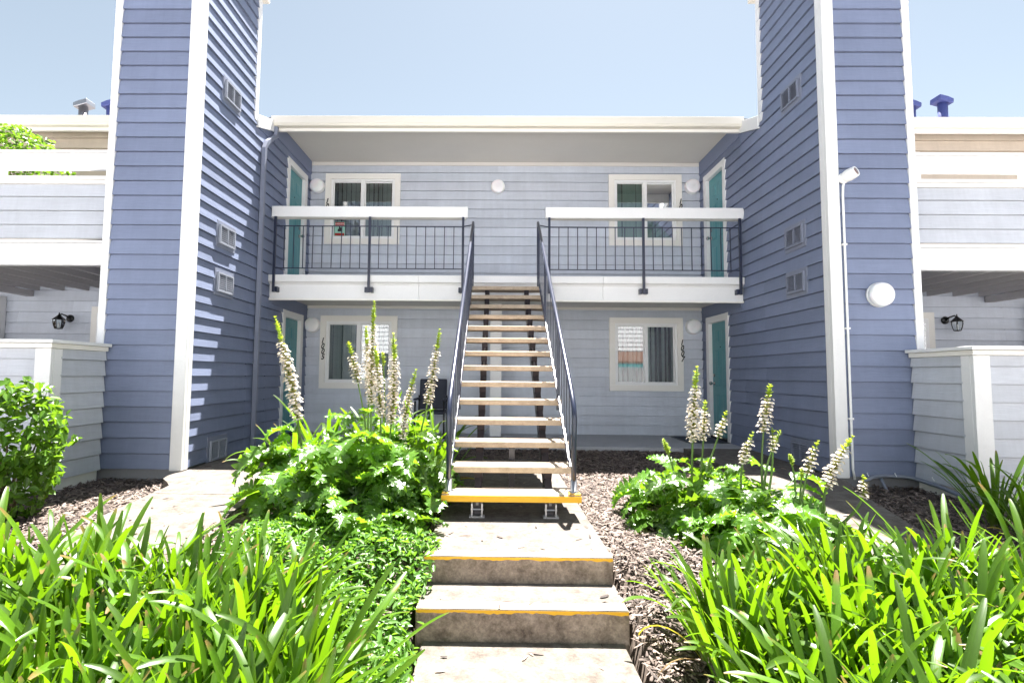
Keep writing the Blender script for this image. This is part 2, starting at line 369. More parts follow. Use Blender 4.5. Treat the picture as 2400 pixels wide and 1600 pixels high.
# ------------------------------------------------------------------ the building
BLD = thing('apartment_building', (0.12, YB, 0), 'two-storey lap-sided apartment building with two blue-grey towers', 'building')
def siding(parent, axis, pos, sign, u0, u1, z0, z1, mat, holes=(), zref=0.0, name='siding_board', exp=EXP, butt=None):
    """each weather-board is an object; holes = [(u0, u1, z0, z1)]"""
    k = math.floor((z0-zref)/exp)
    while zref+k*exp < z1-0.01:
        za, zb = zref+k*exp, zref+(k+1)*exp
        k += 1
        za0, zb0 = max(za, z0), min(zb, z1)
        segs = [(u0, u1, za0, zb0)]
        for h in holes:
            nxt = []
            for (a, c, p, q) in segs:
                if h[0] >= c or h[1] <= a or h[2] >= q or h[3] <= p: nxt.append((a, c, p, q)); continue
                if h[0] > a: nxt.append((a, h[0], p, q))
                if h[1] < c: nxt.append((h[1], c, p, q))
                if h[2] > p+0.01: nxt.append((max(a, h[0]), min(c, h[1]), p, h[2]))
                if h[3] < q-0.01: nxt.append((max(a, h[0]), min(c, h[1]), h[3], q))
            segs = nxt
        for (a, c, p, q) in segs:
            if c-a < 0.03 or q-p < 0.01: continue
            cuts = [a, c]
            if c-a > 4.5: cuts = [a, a+(c-a)*random.uniform(.3, .7), c]
            for s0, s1 in zip(cuts, cuts[1:]):
                tb = 0.028 - 0.021*(p-za)/exp; tt = 0.028-0.021*(q-za)/exp-0.0012
                top = q+0.022 if abs(q-zb) < 1e-6 and q < z1-0.001 else q
                j = [random.uniform(-.0012, .0012) for _ in range(4)]
                e = 0.001 if s1 < c else 0.0
                def P(u, o, z): return (u, pos+sign*o, z) if axis == 'Y' else (pos+sign*o, u, z)
                zg = q-0.010 if top > q else top          # shadow gap under the board above
                vs = [P(s0, -.01, p), P(s1-e, -.01, p), P(s1-e, tb+j[1], p+j[2]), P(s0, tb+j[0], p+j[3]), P(s0, -.01, top), P(s1-e, -.01, top), P(s1-e, tt, zg), P(s0, tt, zg)]
                fs = [(0,1,2,3), (3,2,6,7), (0,3,7,4), (1,2,6,5)]
                if top > q:
                    vs += [P(s1-e, tt-.015, zg-.001), P(s0, tt-.015, zg-.001), P(s1-e, tt-.015, top), P(s0, tt-.015, top)]; fs += [(7,6,8,9), (9,8,10,11)]
                else: fs += [(4,5,6,7)]
                MB().add(vs, fs).obj(name, mat, parent)
def wall(axis, pos, sign, u0, u1, z0, z1, mat, holes=(), zref=0.0, thick=0.12, bmat='dark_plain'):
    """backing wall with holes cut out, boards as its pieces"""
    us = sorted({u0, u1, *[h[0] for h in holes], *[h[1] for h in holes]}); us = [u for u in us if u0 <= u <= u1]
    zs = sorted({z0, z1, *[h[2] for h in holes], *[h[3] for h in holes]}); zs = [z for z in zs if z0 <= z <= z1]
    mb = MB()
    for a, c in zip(us, us[1:]):
        for p, q in zip(zs, zs[1:]):
            mu, mz = (a+c)/2, (p+q)/2
            if any(h[0] < mu < h[1] and h[2] < mz < h[3] for h in holes): continue
            lo, hi = pos-sign*0.014, pos-sign*thick
            if axis == 'Y': mb.box(a, c, min(lo, hi), max(lo, hi), p, q)
            else: mb.box(min(lo, hi), max(lo, hi), a, c, p, q)
    w = mb.obj('wall', bmat, BLD)
    siding(w, axis, pos, sign, u0, u1, z0, z1, mat, holes, zref)
    return w
# --- windows
WIN = {'UL': (-3.245, -1.832, 3.475, 4.825), 'UR': (2.068, 3.428, 3.475, 4.825), 'LL': (-3.262, -1.838, 0.795, 2.135), 'LR': (2.060, 3.408, 0.795, 2.135)}
def inset(r, d): return (r[0]+d, r[1]-d, r[2]+d, r[3]-d)
CW = 0.105
wall('Y', YB, -1, XL+0.005, XR-0.005, 0.002, 2.31, 'light_x', [inset(WIN[k], CW-0.01) for k in ('LL', 'LR')], zref=0.002, bmat='soffit')
wall('Y', YB, -1, XL+0.005, XR-0.005, 2.58, 5.03, 'light_x', [inset(WIN[k], CW-0.01) for k in ('UL', 'UR')], zref=2.598, bmat='soffit')
box('frieze_board', XL+0.005, XR-0.005, YB-0.034, YB-0.002, 5.03-0.045, 5.052, 'soffit', BLD)
box('frieze_board', XL+0.005, XR-0.005, YB-0.032, YB-0.002, 2.272, 2.322, 'soffit', BLD)
def window(key, rect, blind, spread, y=YB, sash_open=0.0):
    x0, x1, z0, z1 = rect
    c = MB(); yo = y-0.043
    c.box(x0, x1, yo, y+0.02, z1-CW, z1).box(x0, x1, yo-0.002, y+0.02, z0, z0+CW)
    c.box(x0, x0+CW, yo-0.004, y+0.02, z0+CW, z1-CW).box(x1-CW, x1, yo-0.004, y+0.02, z0+CW, z1-CW)
    w = c.obj('window', 'cream', BLD, bev=0.003)
    a0, a1, b0, b1 = inset(rect, CW); fw = 0.045
    f = MB(); ya, yb = y-0.025, y+0.05
    f.box(a0, a1, ya, yb, b1-fw, b1).box(a0, a1, ya, yb, b0, b0+fw).box(a0, a0+fw, ya+.001, yb, b0+fw, b1-fw).box(a1-fw, a1, ya+.001, yb, b0+fw, b1-fw)
    mx = (a0+a1)/2
    f.box(mx-0.032, mx+0.032, ya-0.004, yb, b0+fw, b1-fw)
    f.obj('window_frame', 'vinyl', w, bev=0.003)
    for (p, q, dy) in ((a0+fw, mx-0.032, 0.006), (mx+0.032, a1-fw, 0.022)):
        s = MB(); t = 0.016
        s.box(p, q, y+dy-.006, y+dy+.012, b1-fw-t, b1-fw-.001).box(p, q, y+dy-.006, y+dy+.012, b0+fw+.001, b0+fw+t).box(p+.001, p+t, y+dy-.005, y+dy+.012, b0+fw+t, b1-fw-t).box(q-t, q-.001, y+dy-.005, y+dy+.012, b0+fw+t, b1-fw-t)
        s.obj('sash', 'vinyl', w)
        g = MB().add([(p, y+dy+.004, b0+fw), (q, y+dy+.004, b0+fw), (q, y+dy+.004, b1-fw), (p, y+dy+.004, b1-fw)], [(0, 1, 2, 3)]); g.obj('pane', 'glass', w)
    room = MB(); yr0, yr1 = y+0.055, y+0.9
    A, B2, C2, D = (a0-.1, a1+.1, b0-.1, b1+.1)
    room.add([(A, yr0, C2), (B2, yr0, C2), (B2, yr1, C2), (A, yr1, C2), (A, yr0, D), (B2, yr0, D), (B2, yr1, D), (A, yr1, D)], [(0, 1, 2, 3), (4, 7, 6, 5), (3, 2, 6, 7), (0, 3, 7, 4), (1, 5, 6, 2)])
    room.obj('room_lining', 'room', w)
    n = int((a1-a0)/0.085)
    for i in range(n):
        x = a0+0.045+(a1-a0-0.09)*i/(n-1)+random.uniform(-.008, .008); ang = spread+random.uniform(-.28, .22); ww = 0.043
        dx, dy = ww*math.cos(ang), ww*math.sin(ang)
        cx, cyy = x, y+0.12
        MB().add([(cx-dx, cyy-dy, b0+.03), (cx, cyy+.006, b0+.03), (cx+dx, cyy+dy, b0+.03), (cx-dx, cyy-dy, b1-.02), (cx, cyy+.006, b1-.02), (cx+dx, cyy+dy, b1-.02)], [(0, 1, 4, 3), (1, 2, 5, 4)]).obj('blind_slat', blind, w)
    return w
window('UL', WIN['UL'], 'blind', 0.9); window('UR', WIN['UR'], 'blind_green', 0.12)
window('LL', WIN['LL'], 'blind', 0.75); window('LR', WIN['LR'], 'blind', 0.7)

# --- tower and door walls
DY0, DY1 = 8.49, 9.16
DOORS = [(0.05, 2.0), (2.62, 4.585)]
for X, s, X2, hx in ((XL, 1, XL2, 'L'), (XR, -1, XR2, 'R')):
    holes = [(DY0-0.03, DY1+0.03, z0-0.2, z1+0.03) for z0, z1 in DOORS]
    zr = -0.02
    wall('X', X, s, YT+0.09, YTB, -0.02, 6.6, 'dark_y', [], zref=zr)
    wall('X', X, s, YTB, YF, -0.02, 4.68, 'dark_y', [], zref=zr)
    wall('X', X, s, YF, YB-0.002, -0.02, 5.06, 'dark_y', holes, zref=zr)
    a, c = (X2+0.085, X-0.105) if hx == 'L' else (X+0.105, X2-0.085)
    wall('Y', YT, -1, a, c, -0.02, 6.6, 'dark_x', [], zref=zr)
    # corner boards: an L of two white boards at the inner corner, one at the outer corner
    e = -s
    t = MB(); o = 0.030
    t.box(min(X+s*o, X+e*0.105), max(X+s*o, X+e*0.105), YT-o, YT+0.02, -0.04, 6.62)
    t.box(min(X+s*o, X), max(X+s*o, X), YT+0.02, YT+0.10, -0.04, 6.62)
    t.obj('corner_board', 'white', BLD, bev=0.006)
    t = MB().box(min(X2+e*o*0, X2-e*0.085), max(X2, X2-e*0.085), YT-o, YT+0.02, -0.04, 6.62); t.obj('corner_board', 'white', BLD, bev=0.006)
    box('corner_board', X+s*0.028, X-s*0.05, YTB-0.07, YTB+0.028, 4.72, 6.62, 'white', BLD)
    # rest of the tower, its roof edge and its footing
    box('tower_back', X-s*0.1, X2, YTB-0.1, YTB, 4.6, 6.6, 'dark_plain', BLD)
    box('tower_side', X2, X2+s*0.1, YT+0.02, YW, -0.02, 6.6, 'dark_plain', BLD)
    box('tower_roof', X+s*0.10, X2-s*0.10, YT-0.10, YTB+0.10, 6.58, 6.76, 'gutter', BLD)
    box('footing', X-s*0.035, X2+s*0.02, YT+0.03, YTB, -0.6, -0.022, 'foundation', BLD)
    box('footing', X-s*0.035, X-s*0.3, YTB, YB, -0.6, -0.022, 'foundation', BLD)
    # dark frieze boards above the doors
    for z0, z1 in ((2.135, 2.322), (4.80, 5.055)):
        box('frieze_board', X+s*0.002, X+s*0.03, 7.92 if z0 < 3 else 7.88, YB-0.036, z0, z1, 'dark_plain', BLD)
    # sloping white board from the tower up to the eaves
    MB().prism([(YTB+0.02, 4.64), (YF+0.02, 4.86), (YF+0.02, 5.04), (YTB+0.02, 4.83)], 'X', X+s*0.003, X+s*0.040).obj('eaves_board', 'white', BLD, bev=0.004)
    MB().prism([(YTB+.02, 4.55), (YF+.01, 4.55), (YF+.01, 4.95), (YTB+.02, 4.72)], 'X', X-s*.05, X+s*.001).obj('gable_filler', 'dark_plain', BLD)
    # doors
    for z0, z1 in DOORS:
        d = MB(); p = X+s*0.032
        lo, hi = min(p, X-s*0.10), max(p, X-s*0.10)
        d.box(lo, hi, DY0-0.10, DY0, z0-0.05, z1+0.115); d.box(lo, hi, DY1, DY1+0.115, z0-0.05, z1+0.115); d.box(lo+.001, hi-.001, DY0, DY1, z1, z1+0.113)
        dr = d.obj('door_frame', 'white', BLD, bev=0.004)
        box('door_leaf', X-s*0.075, X-s*0.03, DY0+0.003, DY1-0.003, z0, z1-0.003, 'door_teal', dr)
        box('threshold', X-s*0.10, X+s*0.03, DY0, DY1, z0-0.048, z0-0.003, 'black_metal', dr)
        w = (DY1-DY0-0.003*2-0.10*3)/2
        for iy in range(2):
            for (pz0, pz1) in ((0.16, 0.72), (0.84, 1.48), (1.60, 1.82)):
                ya = DY0+0.10+iy*(w+0.10); mb = MB(); q0, q1 = X-s*0.0305, X-s*0.022; g = 0.035
                vs = [(q0, ya, z0+pz0), (q0, ya+w, z0+pz0), (q0, ya+w, z0+pz1), (q0, ya, z0+pz1), (q1, ya+g, z0+pz0+g), (q1, ya+w-g, z0+pz0+g), (q1, ya+w-g, z0+pz1-g), (q1, ya+g, z0+pz1-g)]
                mb.add(vs, [(4,5,6,7), (0,1,5,4), (1,2,6,5), (2,3,7,6), (3,0,4,7)]).obj('door_panel', 'door_teal', dr)
        hy = DY1-0.07; hz = z0+0.90
        MB().lathe([(.0, 0), (.032, 0), (.03, .008), (.012, .012), (.012, .05), (.028, .055), (.032, .075), (.022, .092), (0, .095)], (X-s*0.03, hy, hz), (s, 0, 0), 16).obj('door_knob', 'chrome', dr, True)
        MB().lathe([(.0, 0), (.030, 0), (.028, .016), (.012, .02), (0, .022)], (X-s*0.03, hy, hz+0.14), (s, 0, 0), 16).obj('deadbolt', 'chrome', dr, True)
        MB().lathe([(.0, 0), (.012, 0), (.010, .006), (0, .007)], (X-s*0.03, (DY0+DY1)/2, z0+1.52), (s, 0, 0), 12).obj('peephole', 'black_metal', dr, True)

# --- vents on the tower sides
def vent(X, s, yc, zc, w=0.45, h=0.34):
    vm = 'vent_grey' if X < 0 else 'vent_paint'
    b0 = box('vent', X+s*0.004, X+s*0.028, yc-w/2, yc+w/2, zc-h/2, zc+h/2, 'vent_paint', BLD)
    fr = MB(); iw, ih = w-0.12, h-0.14
    for (a, c, p, q) in ((-iw/2-.022, iw/2+.022, ih/2, ih/2+.022), (-iw/2-.022, iw/2+.022, -ih/2-.022, -ih/2), (-iw/2-.022, -iw/2, -ih/2, ih/2), (iw/2, iw/2+.022, -ih/2, ih/2), (-.008, .008, -ih/2, ih/2)):
        fr.box(min(X+s*.029, X+s*.055), max(X+s*.029, X+s*.055), yc+a, yc+c, zc+p, zc+q)
    fr.obj('vent_frame', vm, b0)
    n = 8
    for i in range(n):
        z = zc-ih/2+ih*(i+.5)/n; x0, x1 = X+s*.030, X+s*.050
        MB().add([(x0, yc-iw/2, z+.010), (x0, yc+iw/2, z+.010), (x1, yc+iw/2, z-.006), (x1, yc-iw/2, z-.006), (x1, yc-iw/2, z-.010), (x1, yc+iw/2, z-.010)], [(0, 1, 2, 3), (3, 2, 5, 4)]).obj('vent_slat', vm, b0)
for z in (4.70, 2.81, 2.20, 0.10): vent(XL, 1, 6.54, z)
for z in (4.68, 2.83, 2.24, 0.14): vent(XR, -1, 6.46, z)

# --- balcony slab, fascia, post, eaves
box('balcony_floor', XL+0.004, XR-0.004, YF+0.03, YB-0.004, 2.325, 2.575, 'soffit', BLD)
for fa, fb in ((XL+.02, -1.21), (-1.21, 1.62), (1.62, XR-.02)): MB().prism([(YF, 2.215), (YF, 2.425), (YF-0.02, 2.455), (YF-0.055, 2.468), (YF-0.055, 2.575), (YF+0.03, 2.575), (YF+0.03, 2.215)], 'X', fa, fb-.003).obj('balcony_fascia', 'white', BLD, bev=0.004)
box('fascia_trim', XL+0.02, XR-0.02, YF-0.018, YF+0.05, 2.186, 2.213, 'cream', BLD)
box('porch_post', -0.115, 0.085, 9.05, 9.25, 0.002, 2.323, 'white', BLD, bev=0.006)
def roof():
    MB().prism([(YF-0.05, 4.985), (YF-0.05, 5.065), (14.5, 7.0), (14.5, 6.9), (YB, 5.092), (YF+.03, 5.092)], 'X', -14, 14).obj('roof', 'shingle', BLD)
    box('soffit', XL+0.003, XR-0.003, YF+0.03, YB-0.003, 5.056, 5.09, 'soffit', BLD)
    for x0, x1 in ((XL-0.0, XR+0.0), (-12, XL2+0.12), (XR2-0.12, 12)):
        MB().prism([(YF-0.12, 5.062), (YF-0.125, 4.945), (YF-0.10, 4.91), (YF-0.02, 4.905), (YF-0.02, 5.062)], 'X', x0, x1).obj('gutter', 'gutter', BLD, bev=0.006)
        box('fascia_board', x0+.004, x1-.004, YF-0.018, YF+0.03, 4.862, 5.055, 'cream', BLD)
roof()
# downspout on the left tower side
dn = MB(); q = XL+0.075
dn.tube([(XL+0.065, 7.80, 4.90), (XL+0.065, 7.80, 4.76), (XL+0.065, 7.50, 4.52), (XL+0.062, 7.43, 4.40), (XL+0.062, 7.43, -0.02)], 0.040, 4)
dn.box(XL+.02, XL+.045, 7.37, 7.49, 3.1, 3.13).box(XL+.02, XL+.045, 7.37, 7.49, 1.2, 1.23)
dn.obj('downspout', 'vent_paint', BLD)

# --- side wings: back walls, balconies with boarded fronts, joists, low roof edge
for s, X2, far in ((-1, XL2, -9.5), (1, XR2, 9.5)):
    def bx(name, a, c, y0, y1, z0, z1, mat, par=BLD, bev=.004): return box(name, X2+s*a, X2+s*c, y0, y1, z0, z1, mat, par, bev)
    u0, u1 = (far, X2+0.0) if s < 0 else (X2, far)
    wall('Y', YW, -1, u0, u1, -0.05, 2.5, 'light_x', [], zref=0.10, bmat='soffit')
    wall('Y', YW, -1, u0, u1, 2.6, 5.04, 'bounce_tan_x', [], zref=2.598, bmat='soffit')
    # balcony
    bal = bx('balcony', 0.0, 4.9, YWB+0.02, YW-0.01, 2.50, 2.60, 'joist')
    bx('beam', 0.0, 4.9, YWB-0.03, YWB+0.06, 2.335, 2.600, 'white', bal); bx('ledge', 0.0, 4.9, YWB-0.05, YWB+0.06, 2.603, 2.632, 'white', bal)
    pw = bx('balcony_panel', 0.0, 4.9, YWB+0.014, YWB+0.09, 2.66, 3.36, 'soffit', bal)
    siding(pw, 'Y', YWB, -1, u0, u1, 2.665, 3.33, 'pale_x', [], zref=2.66)
    bx('panel_cap', 0.0, 4.9, YWB-0.055, YWB+0.12, 3.385, 3.425, 'white', bal); bx('panel_cap', 0.0, 4.9, YWB-0.034, YWB+0.1, 3.335, 3.383, 'cream', bal)
    bx('top_rail', 0.0, 4.9, YWB-0.02, YWB+0.03, 3.515, 3.715, 'white', bal); bx('top_rail', 0.0, 4.9, YWB-0.05, YWB+0.09, 3.717, 3.75, 'white', bal)
    for a in (1.55, 3.2): bx('rail_post', a, a+0.1, YWB+0.031, YWB+0.10, 3.42, 3.7, 'white', bal)
    for i in range(9):
        a = 0.35+i*0.40
        bx('joist', a, a+0.045, YWB+0.07, YW-0.02, 2.345, 2.498, 'joist', bal)
    # shaded openings seen in part: a window by the tower and a sliding door frame further out
    for z0, z1, ww in ((0.4, 2.09, 1.88 if s < 0 else 2.03), (2.9, 4.65, 1.71 if s < 0 else 1.93)):
        xa, xb = (X2-s*0.75, X2+s*ww)
        bw = box('window', xa, xb, YW-0.05, YW+0.01, z0, z1, 'cream', BLD)
        fr = box('window_frame', xa, xb-s*0.10, YW-0.062, YW-0.052, z0+0.1, z1-0.1, 'vinyl', bw)
        box('pane', xa, xb-s*0.17, YW-0.068, YW-0.0635, z0+0.17, z1-0.17, 'room', bw)
        box('pane', xa, xb-s*0.17, YW-0.078, YW-0.074, z0+0.17, z1-0.17, 'glass', bw, 0)
    sd = bx('sliding_door_frame', 3.27 if s < 0 else 3.45, 3.37 if s < 0 else 3.55, YW-0.16, YW-0.022, 0.0, 2.24, 'vinyl')
    bx('joist_beam', 2.84, 2.95, YWB+0.07, YW-0.024, 2.25, 2.343, 'joist', bal)

# ------------------------------------------------------------------ low patio walls
def patio_wall(s, X, Y0, Y1, Xf, label):
    t = thing('patio_wall', (X, Y0, 0), label, 'wall', 'low boarded patio walls')
    zb, zt = -0.03, 1.285
    a, c = (X-0.10, X) if s < 0 else (X, X+0.10)
    core = MB().box(a+.015, c-.015, Y0+.03, Y1, zb, zt).box(min(X+s*.02, Xf), max(X+s*.02, Xf), Y0+.025, Y0+0.10, zb, zt).obj('core', 'soffit', t)
    siding(core, 'X', X, -s, Y0+0.10, Y1, zb, zt, 'pale_y', [], zref=-0.03)
    siding(core, 'Y', Y0+0.01, -1, *(sorted((X-(-s)*0.13, Xf))), zb, zt, 'pale_x', [], zref=-0.03)
    p = MB(); o = 0.026
    p.box(min(X-s*o, X+s*0.135), max(X-s*o, X+s*0.135), Y0-o, Y0+0.011, zb-.03, zt); p.box(min(X-s*o, X-s*.0005), max(X-s*o, X-s*.0005), Y0+0.0112, Y0+0.115, zb-.03, zt)
    p.obj('corner_post', 'white', t, bev=0.005)
    for (w, z0, z1) in ((0.045, 1.287, 1.335), (0.085, 1.337, 1.372)):
        m = MB(); y0 = Y0-w; 
        m.box(min(X-s*w, X+s*(0.1+w)), max(X-s*w, X+s*(.1+w)), y0, Y1+(-.002 if w < .06 else -.004), z0, z1)
        m.box(min(X+s*(0.1+w+.0005), Xf), max(X+s*(.1+w+.0005), Xf), y0, Y0+0.10+w, z0, z1)
        m.obj('cap', 'white' if w > .06 else 'cream', t, bev=0.004)
    b2 = MB().box(min(X-s*-.012, X+s*.1), max(X-s*-.012, X+s*.1), Y0+.02, Y1, -.6, zb-.002).box(min(X+s*.102, Xf), max(X+s*.102, Xf), Y0+.02, Y0+.1, -.6, zb-.002); b2.obj('footing', 'cream', t)
patio_wall(-1, -4.44, 5.08, YT-0.034, -9.5, 'pale low patio wall behind the leafy shrub')
patio_wall(1, 4.62, 5.05, YT-0.034, 9.5, 'pale low patio wall behind the strap-leaved plant and grey conduit')

# ------------------------------------------------------------------ balcony railings
def railing(x0, x1, posts, label):
    t = thing('balcony_railing', ((x0+x1)/2, YF-0.03, 2.6), label, 'railing', 'balcony railings')
    MB().box(x0, x1, YF-0.065, YF-0.022, 3.475, 3.645).obj('top_board', 'white', t, bev=0.005)
    MB().box(x0+.03 if x0 > 0 else x0-.03, x1+.03 if x0 > 0 else x1-.03, YF-0.02, YF+0.07, 3.474, 3.492).obj('under_board', 'cream', t)
    for p in posts:
        MB().box(p-.018, p+.018, YF-0.100, YF-0.066, 2.30, 3.474).obj('post', 'rail_metal', t, bev=.003)
        for d in ((-.062, -.022), (.022, .062)):
            if (p < -3.3 and d[0] < 0) or (p > 3.6 and d[0] > 0) or (-0.6 < p < -.4 and d[0] > 0) or (.6 < p < .9 and d[0] < 0): continue
            MB().box(p+d[0], p+d[1], YF-0.085, YF-0.001, 2.305, 2.385).obj('bracket', 'rail_metal', t, bev=.003)
    for z in (3.325, 2.668): MB().box(posts[0], posts[-1], YF-0.090, YF-0.076, z-.007, z+.007).obj('bar', 'rail_metal', t)
    for a, c in zip(posts, posts[1:]):
        n = 10
        for i in range(1, n):
            x = a+(c-a)*i/n; j = random.uniform(-.006, .006)
            MB().tube([(x, YF-.083, 2.668), (x+j, YF-.083, 3.325)], 0.0085, 4).obj('baluster', 'rail_metal', t)
railing(-3.50, -0.462, (-3.425, -1.965, -0.530), 'dark metal balcony railing with white top board beside the left tower')
railing(0.735, 3.772, (0.790, 2.225, 3.690), 'dark metal balcony railing with white top board beside the right tower')

# ------------------------------------------------------------------ staircase
st = thing('staircase', (0.12, 4.1, -0.05), 'open-tread outdoor staircase with dark metal handrails up to the balcony', 'staircase')
T_Y0, T_RUN, T_Z0, T_RISE = 4.03, 0.262, 0.085, 0.170
TX0, TX1 = -0.415, 0.655
for k in range(14):
    y, z = T_Y0+k*T_RUN, T_Z0+k*T_RISE; o = 0.0 if k == 0 else 0.02
    prof = [(y+.004, z), (y, z+.008), (y, z+.046), (y+.010, z+.056), (y+.27, z+.056), (y+.27, z+.02), (y+.25, z), ]
    tr = MB().prism(prof, 'X', TX0+o, TX1-o).obj('tread', 'tread_concrete', st, bev=0.004)
    if k == 0:
        MB().prism([(y-.003, z-.001), (y-.003, z+.046), (y+.001, z+.0465), (y+.001, z-.001)], 'X', TX0-.004, TX1+.004).obj('yellow_nosing', 'yellow', tr)
        MB().prism([(y+.012, z+.0595), (y+.085, z+.0595), (y+.085, z+.0575), (y+.012, z+.0575)], 'X', TX0+.06, TX1-.10).obj('painted_edge', 'sunlit_yellow', tr)  # sunlit middle painted pale; the ends stay yellow where the posts shade them
        for (xa, xb) in ((TX0, TX0+.058), (TX1-.098, TX1)): MB().prism([(y+.004, z+.0605), (y+.085, z+.0605), (y+.085, z+.0575), (y+.004, z+.0575)], 'X', xa, xb).obj('yellow_nosing', 'yellow', tr)
for x in (-0.145, 0.430):
    ya, za = T_Y0+0.10, T_Z0-0.02; yb, zb = T_Y0+13*T_RUN+0.14, T_Z0+13*T_RISE-0.02
    MB().prism([(ya, -0.048), (ya+0.10, -0.048), (ya+0.22, za-0.02), (yb+.06, zb-0.14), (yb+.06, zb+.02), (ya, za+.0)], 'X', x-.03, x+.03).obj('stringer', 'stringer_metal', st, bev=.004)
    MB().prism([(ya-.004, za-.01), (yb, zb-.01), (yb, zb-.03), (ya, za-.03)], 'X', x-.010, x+.010).obj('stringer_web', 'galvanised', st)
    MB().box(x-.06, x+.06, ya-.06, ya-.002, -.048, -.036).box(x-.045, x-.033, ya-.05, ya-.002, -.036, .06).box(x+.033, x+.045, ya-.05, ya-.002, -.036, .06).tube([(x-.05, ya-.03, .01), (x+.05, ya-.03, .01)], .008, 8).obj('foot_plate', 'galvanised', st)
    for k in range(1, 14):
        y, z = T_Y0+k*T_RUN, T_Z0+k*T_RISE
        MB().prism([(y+.02, z-.001), (y+.23, z-.001), (y+.20, z-.10), (y+.10, z-.10)], 'X', x-.033, x+.033).obj('tread_bracket', 'stringer_metal', st)
MB().box(.115, .165, 4.62, 4.67, -.048, .42).obj('middle_prop', 'stringer_metal', st)
def rail_pts(x):
    base = (x, 4.13, T_Z0+.056)
    knee = [(x, 4.10, .55), (x, 4.075, .72), (x, 4.10, .80), (x, 4.18, .88), (x, 4.32, .99)]
    return base, knee, (x, 7.69, 3.37)
for x in (-0.372, 0.612):
    base, knee, top = rail_pts(x)
    h = MB().tube([base]+knee+[top], .020, 10).obj('handrail', 'rail_metal', st, True)
    MB().lathe([(.0, 0), (.045, 0), (.045, .008), (.026, .012), (.026, .10), (.0, .101)], base, (0, 0, 1), 14).obj('post_base', 'galvanised', h, True)
    yb, zb = T_Y0+.12, T_Z0+.10
    lo0, lo1 = (x, 4.30, T_Z0+.17+.05), (x, 7.62, T_Z0+.17*13+.19)
    MB().tube([lo0, lo1], .014, 6).obj('lower_rail', 'rail_metal', h)
    MB().tube([(x, 7.62, 2.36), (x, 7.69, 3.37)], .020, 8).obj('top_post', 'rail_metal', h)
    n = 20
    for i in range(n):
        y = 4.36+(7.58-4.36)*i/(n-1); t1 = (y-4.32)/(7.69-4.32); t2 = (y-lo0[1])/(lo1[1]-lo0[1])
        MB().tube([(x, y, lo0[2]+(lo1[2]-lo0[2])*t2), (x, y, .99+(3.37-.99)*t1)], .0062, 4).obj('baluster', 'rail_metal', h)
    for y in (5.15, 6.5):
        t1 = (y-4.32)/(7.69-4.32); z = .99+(3.37-.99)*t1; MB().tube([(x, y, z-.86), (x, y, z)], .016, 8).obj('rail_post', 'rail_metal', h)
    sx = -1 if x < 0 else 1
    MB().tube([(x, 7.69, 3.33), (x+sx*.16, 7.77, 3.325)], .009, 6).obj('rail_tie', 'rail_metal', h)

# ------------------------------------------------------------------ things fixed to the building
def wall_light(x, y, z, r, label):
    t = thing('wall_light', (x, y, z), label, 'wall light', 'round white wall lights')
    MB().lathe([(0, 0), (r, 0), (r, .03), (r*.96, .034), (0, .034)], (x, y, z), (0, -1, 0), 40).obj('base_ring', 'vinyl', t, True)
    MB().lathe([(0, .030), (r*.965, .033), (r*.97, .060), (r*.93, .082), (r*.82, .094), (r*.5, .100), (0, .102)], (x, y, z), (0, -1, 0), 40).obj('globe', 'globe', t, True)
for x, z, r, l in ((-3.395, 4.575, .138, 'round white wall light by the upper left door'), (0.0, 4.575, .132, 'round white wall light at the middle of the upper wall'),
                (3.620, 4.59, .142, 'round white wall light by the upper right door'), (-3.405, 1.955, .142, 'round white wall light by the lower left door'),
                (3.595, 1.975, .142, 'round white wall light by the lower right door')):
    wall_light(x, YB-0.015, z, r, l)
wall_light(4.285, YT-0.014, 1.99, .140, 'large round white light on the front of the right tower')

def text_mesh(name, cu):
    tmp = bpy.data.objects.new(name, cu); me = bpy.data.meshes.new_from_object(tmp); bpy.data.objects.remove(tmp)
    o = bpy.data.objects.new(name, me); COL.objects.link(o); return o
def number(txt, x, z_top, label):
    t = thing('house_number', (x, YB-0.05, z_top-0.2), label, 'house number', 'black house numbers')
    for i, ch in enumerate(txt):
        cu = bpy.data.curves.new('digit', 'FONT'); cu.body = ch; cu.size = 0.14; cu.shear = 0.28; cu.extrude = 0.004; cu.align_x = 'CENTER'; cu.space_character = 1
        cu.offset = 0.0035
        cu.materials.append(MATS['digit']); o = text_mesh('digit', cu); o.parent = t
        o.rotation_euler = (R(90), 0, 0); o.location = (0.004*i, -0.004, 0.2-0.1*(i+1)+0.0); o.scale = (0.8, 1, 1)
number('1006', -3.205, 4.34, 'black number 1006 on the upper left window trim'); number('1008', 3.385, 4.36, 'black number 1008 on the upper right window trim')
number('1005', -3.212, 1.725, 'black number 1005 on the lower left window trim'); number('1007', 3.372, 1.735, 'black number 1007 on the lower right window trim')

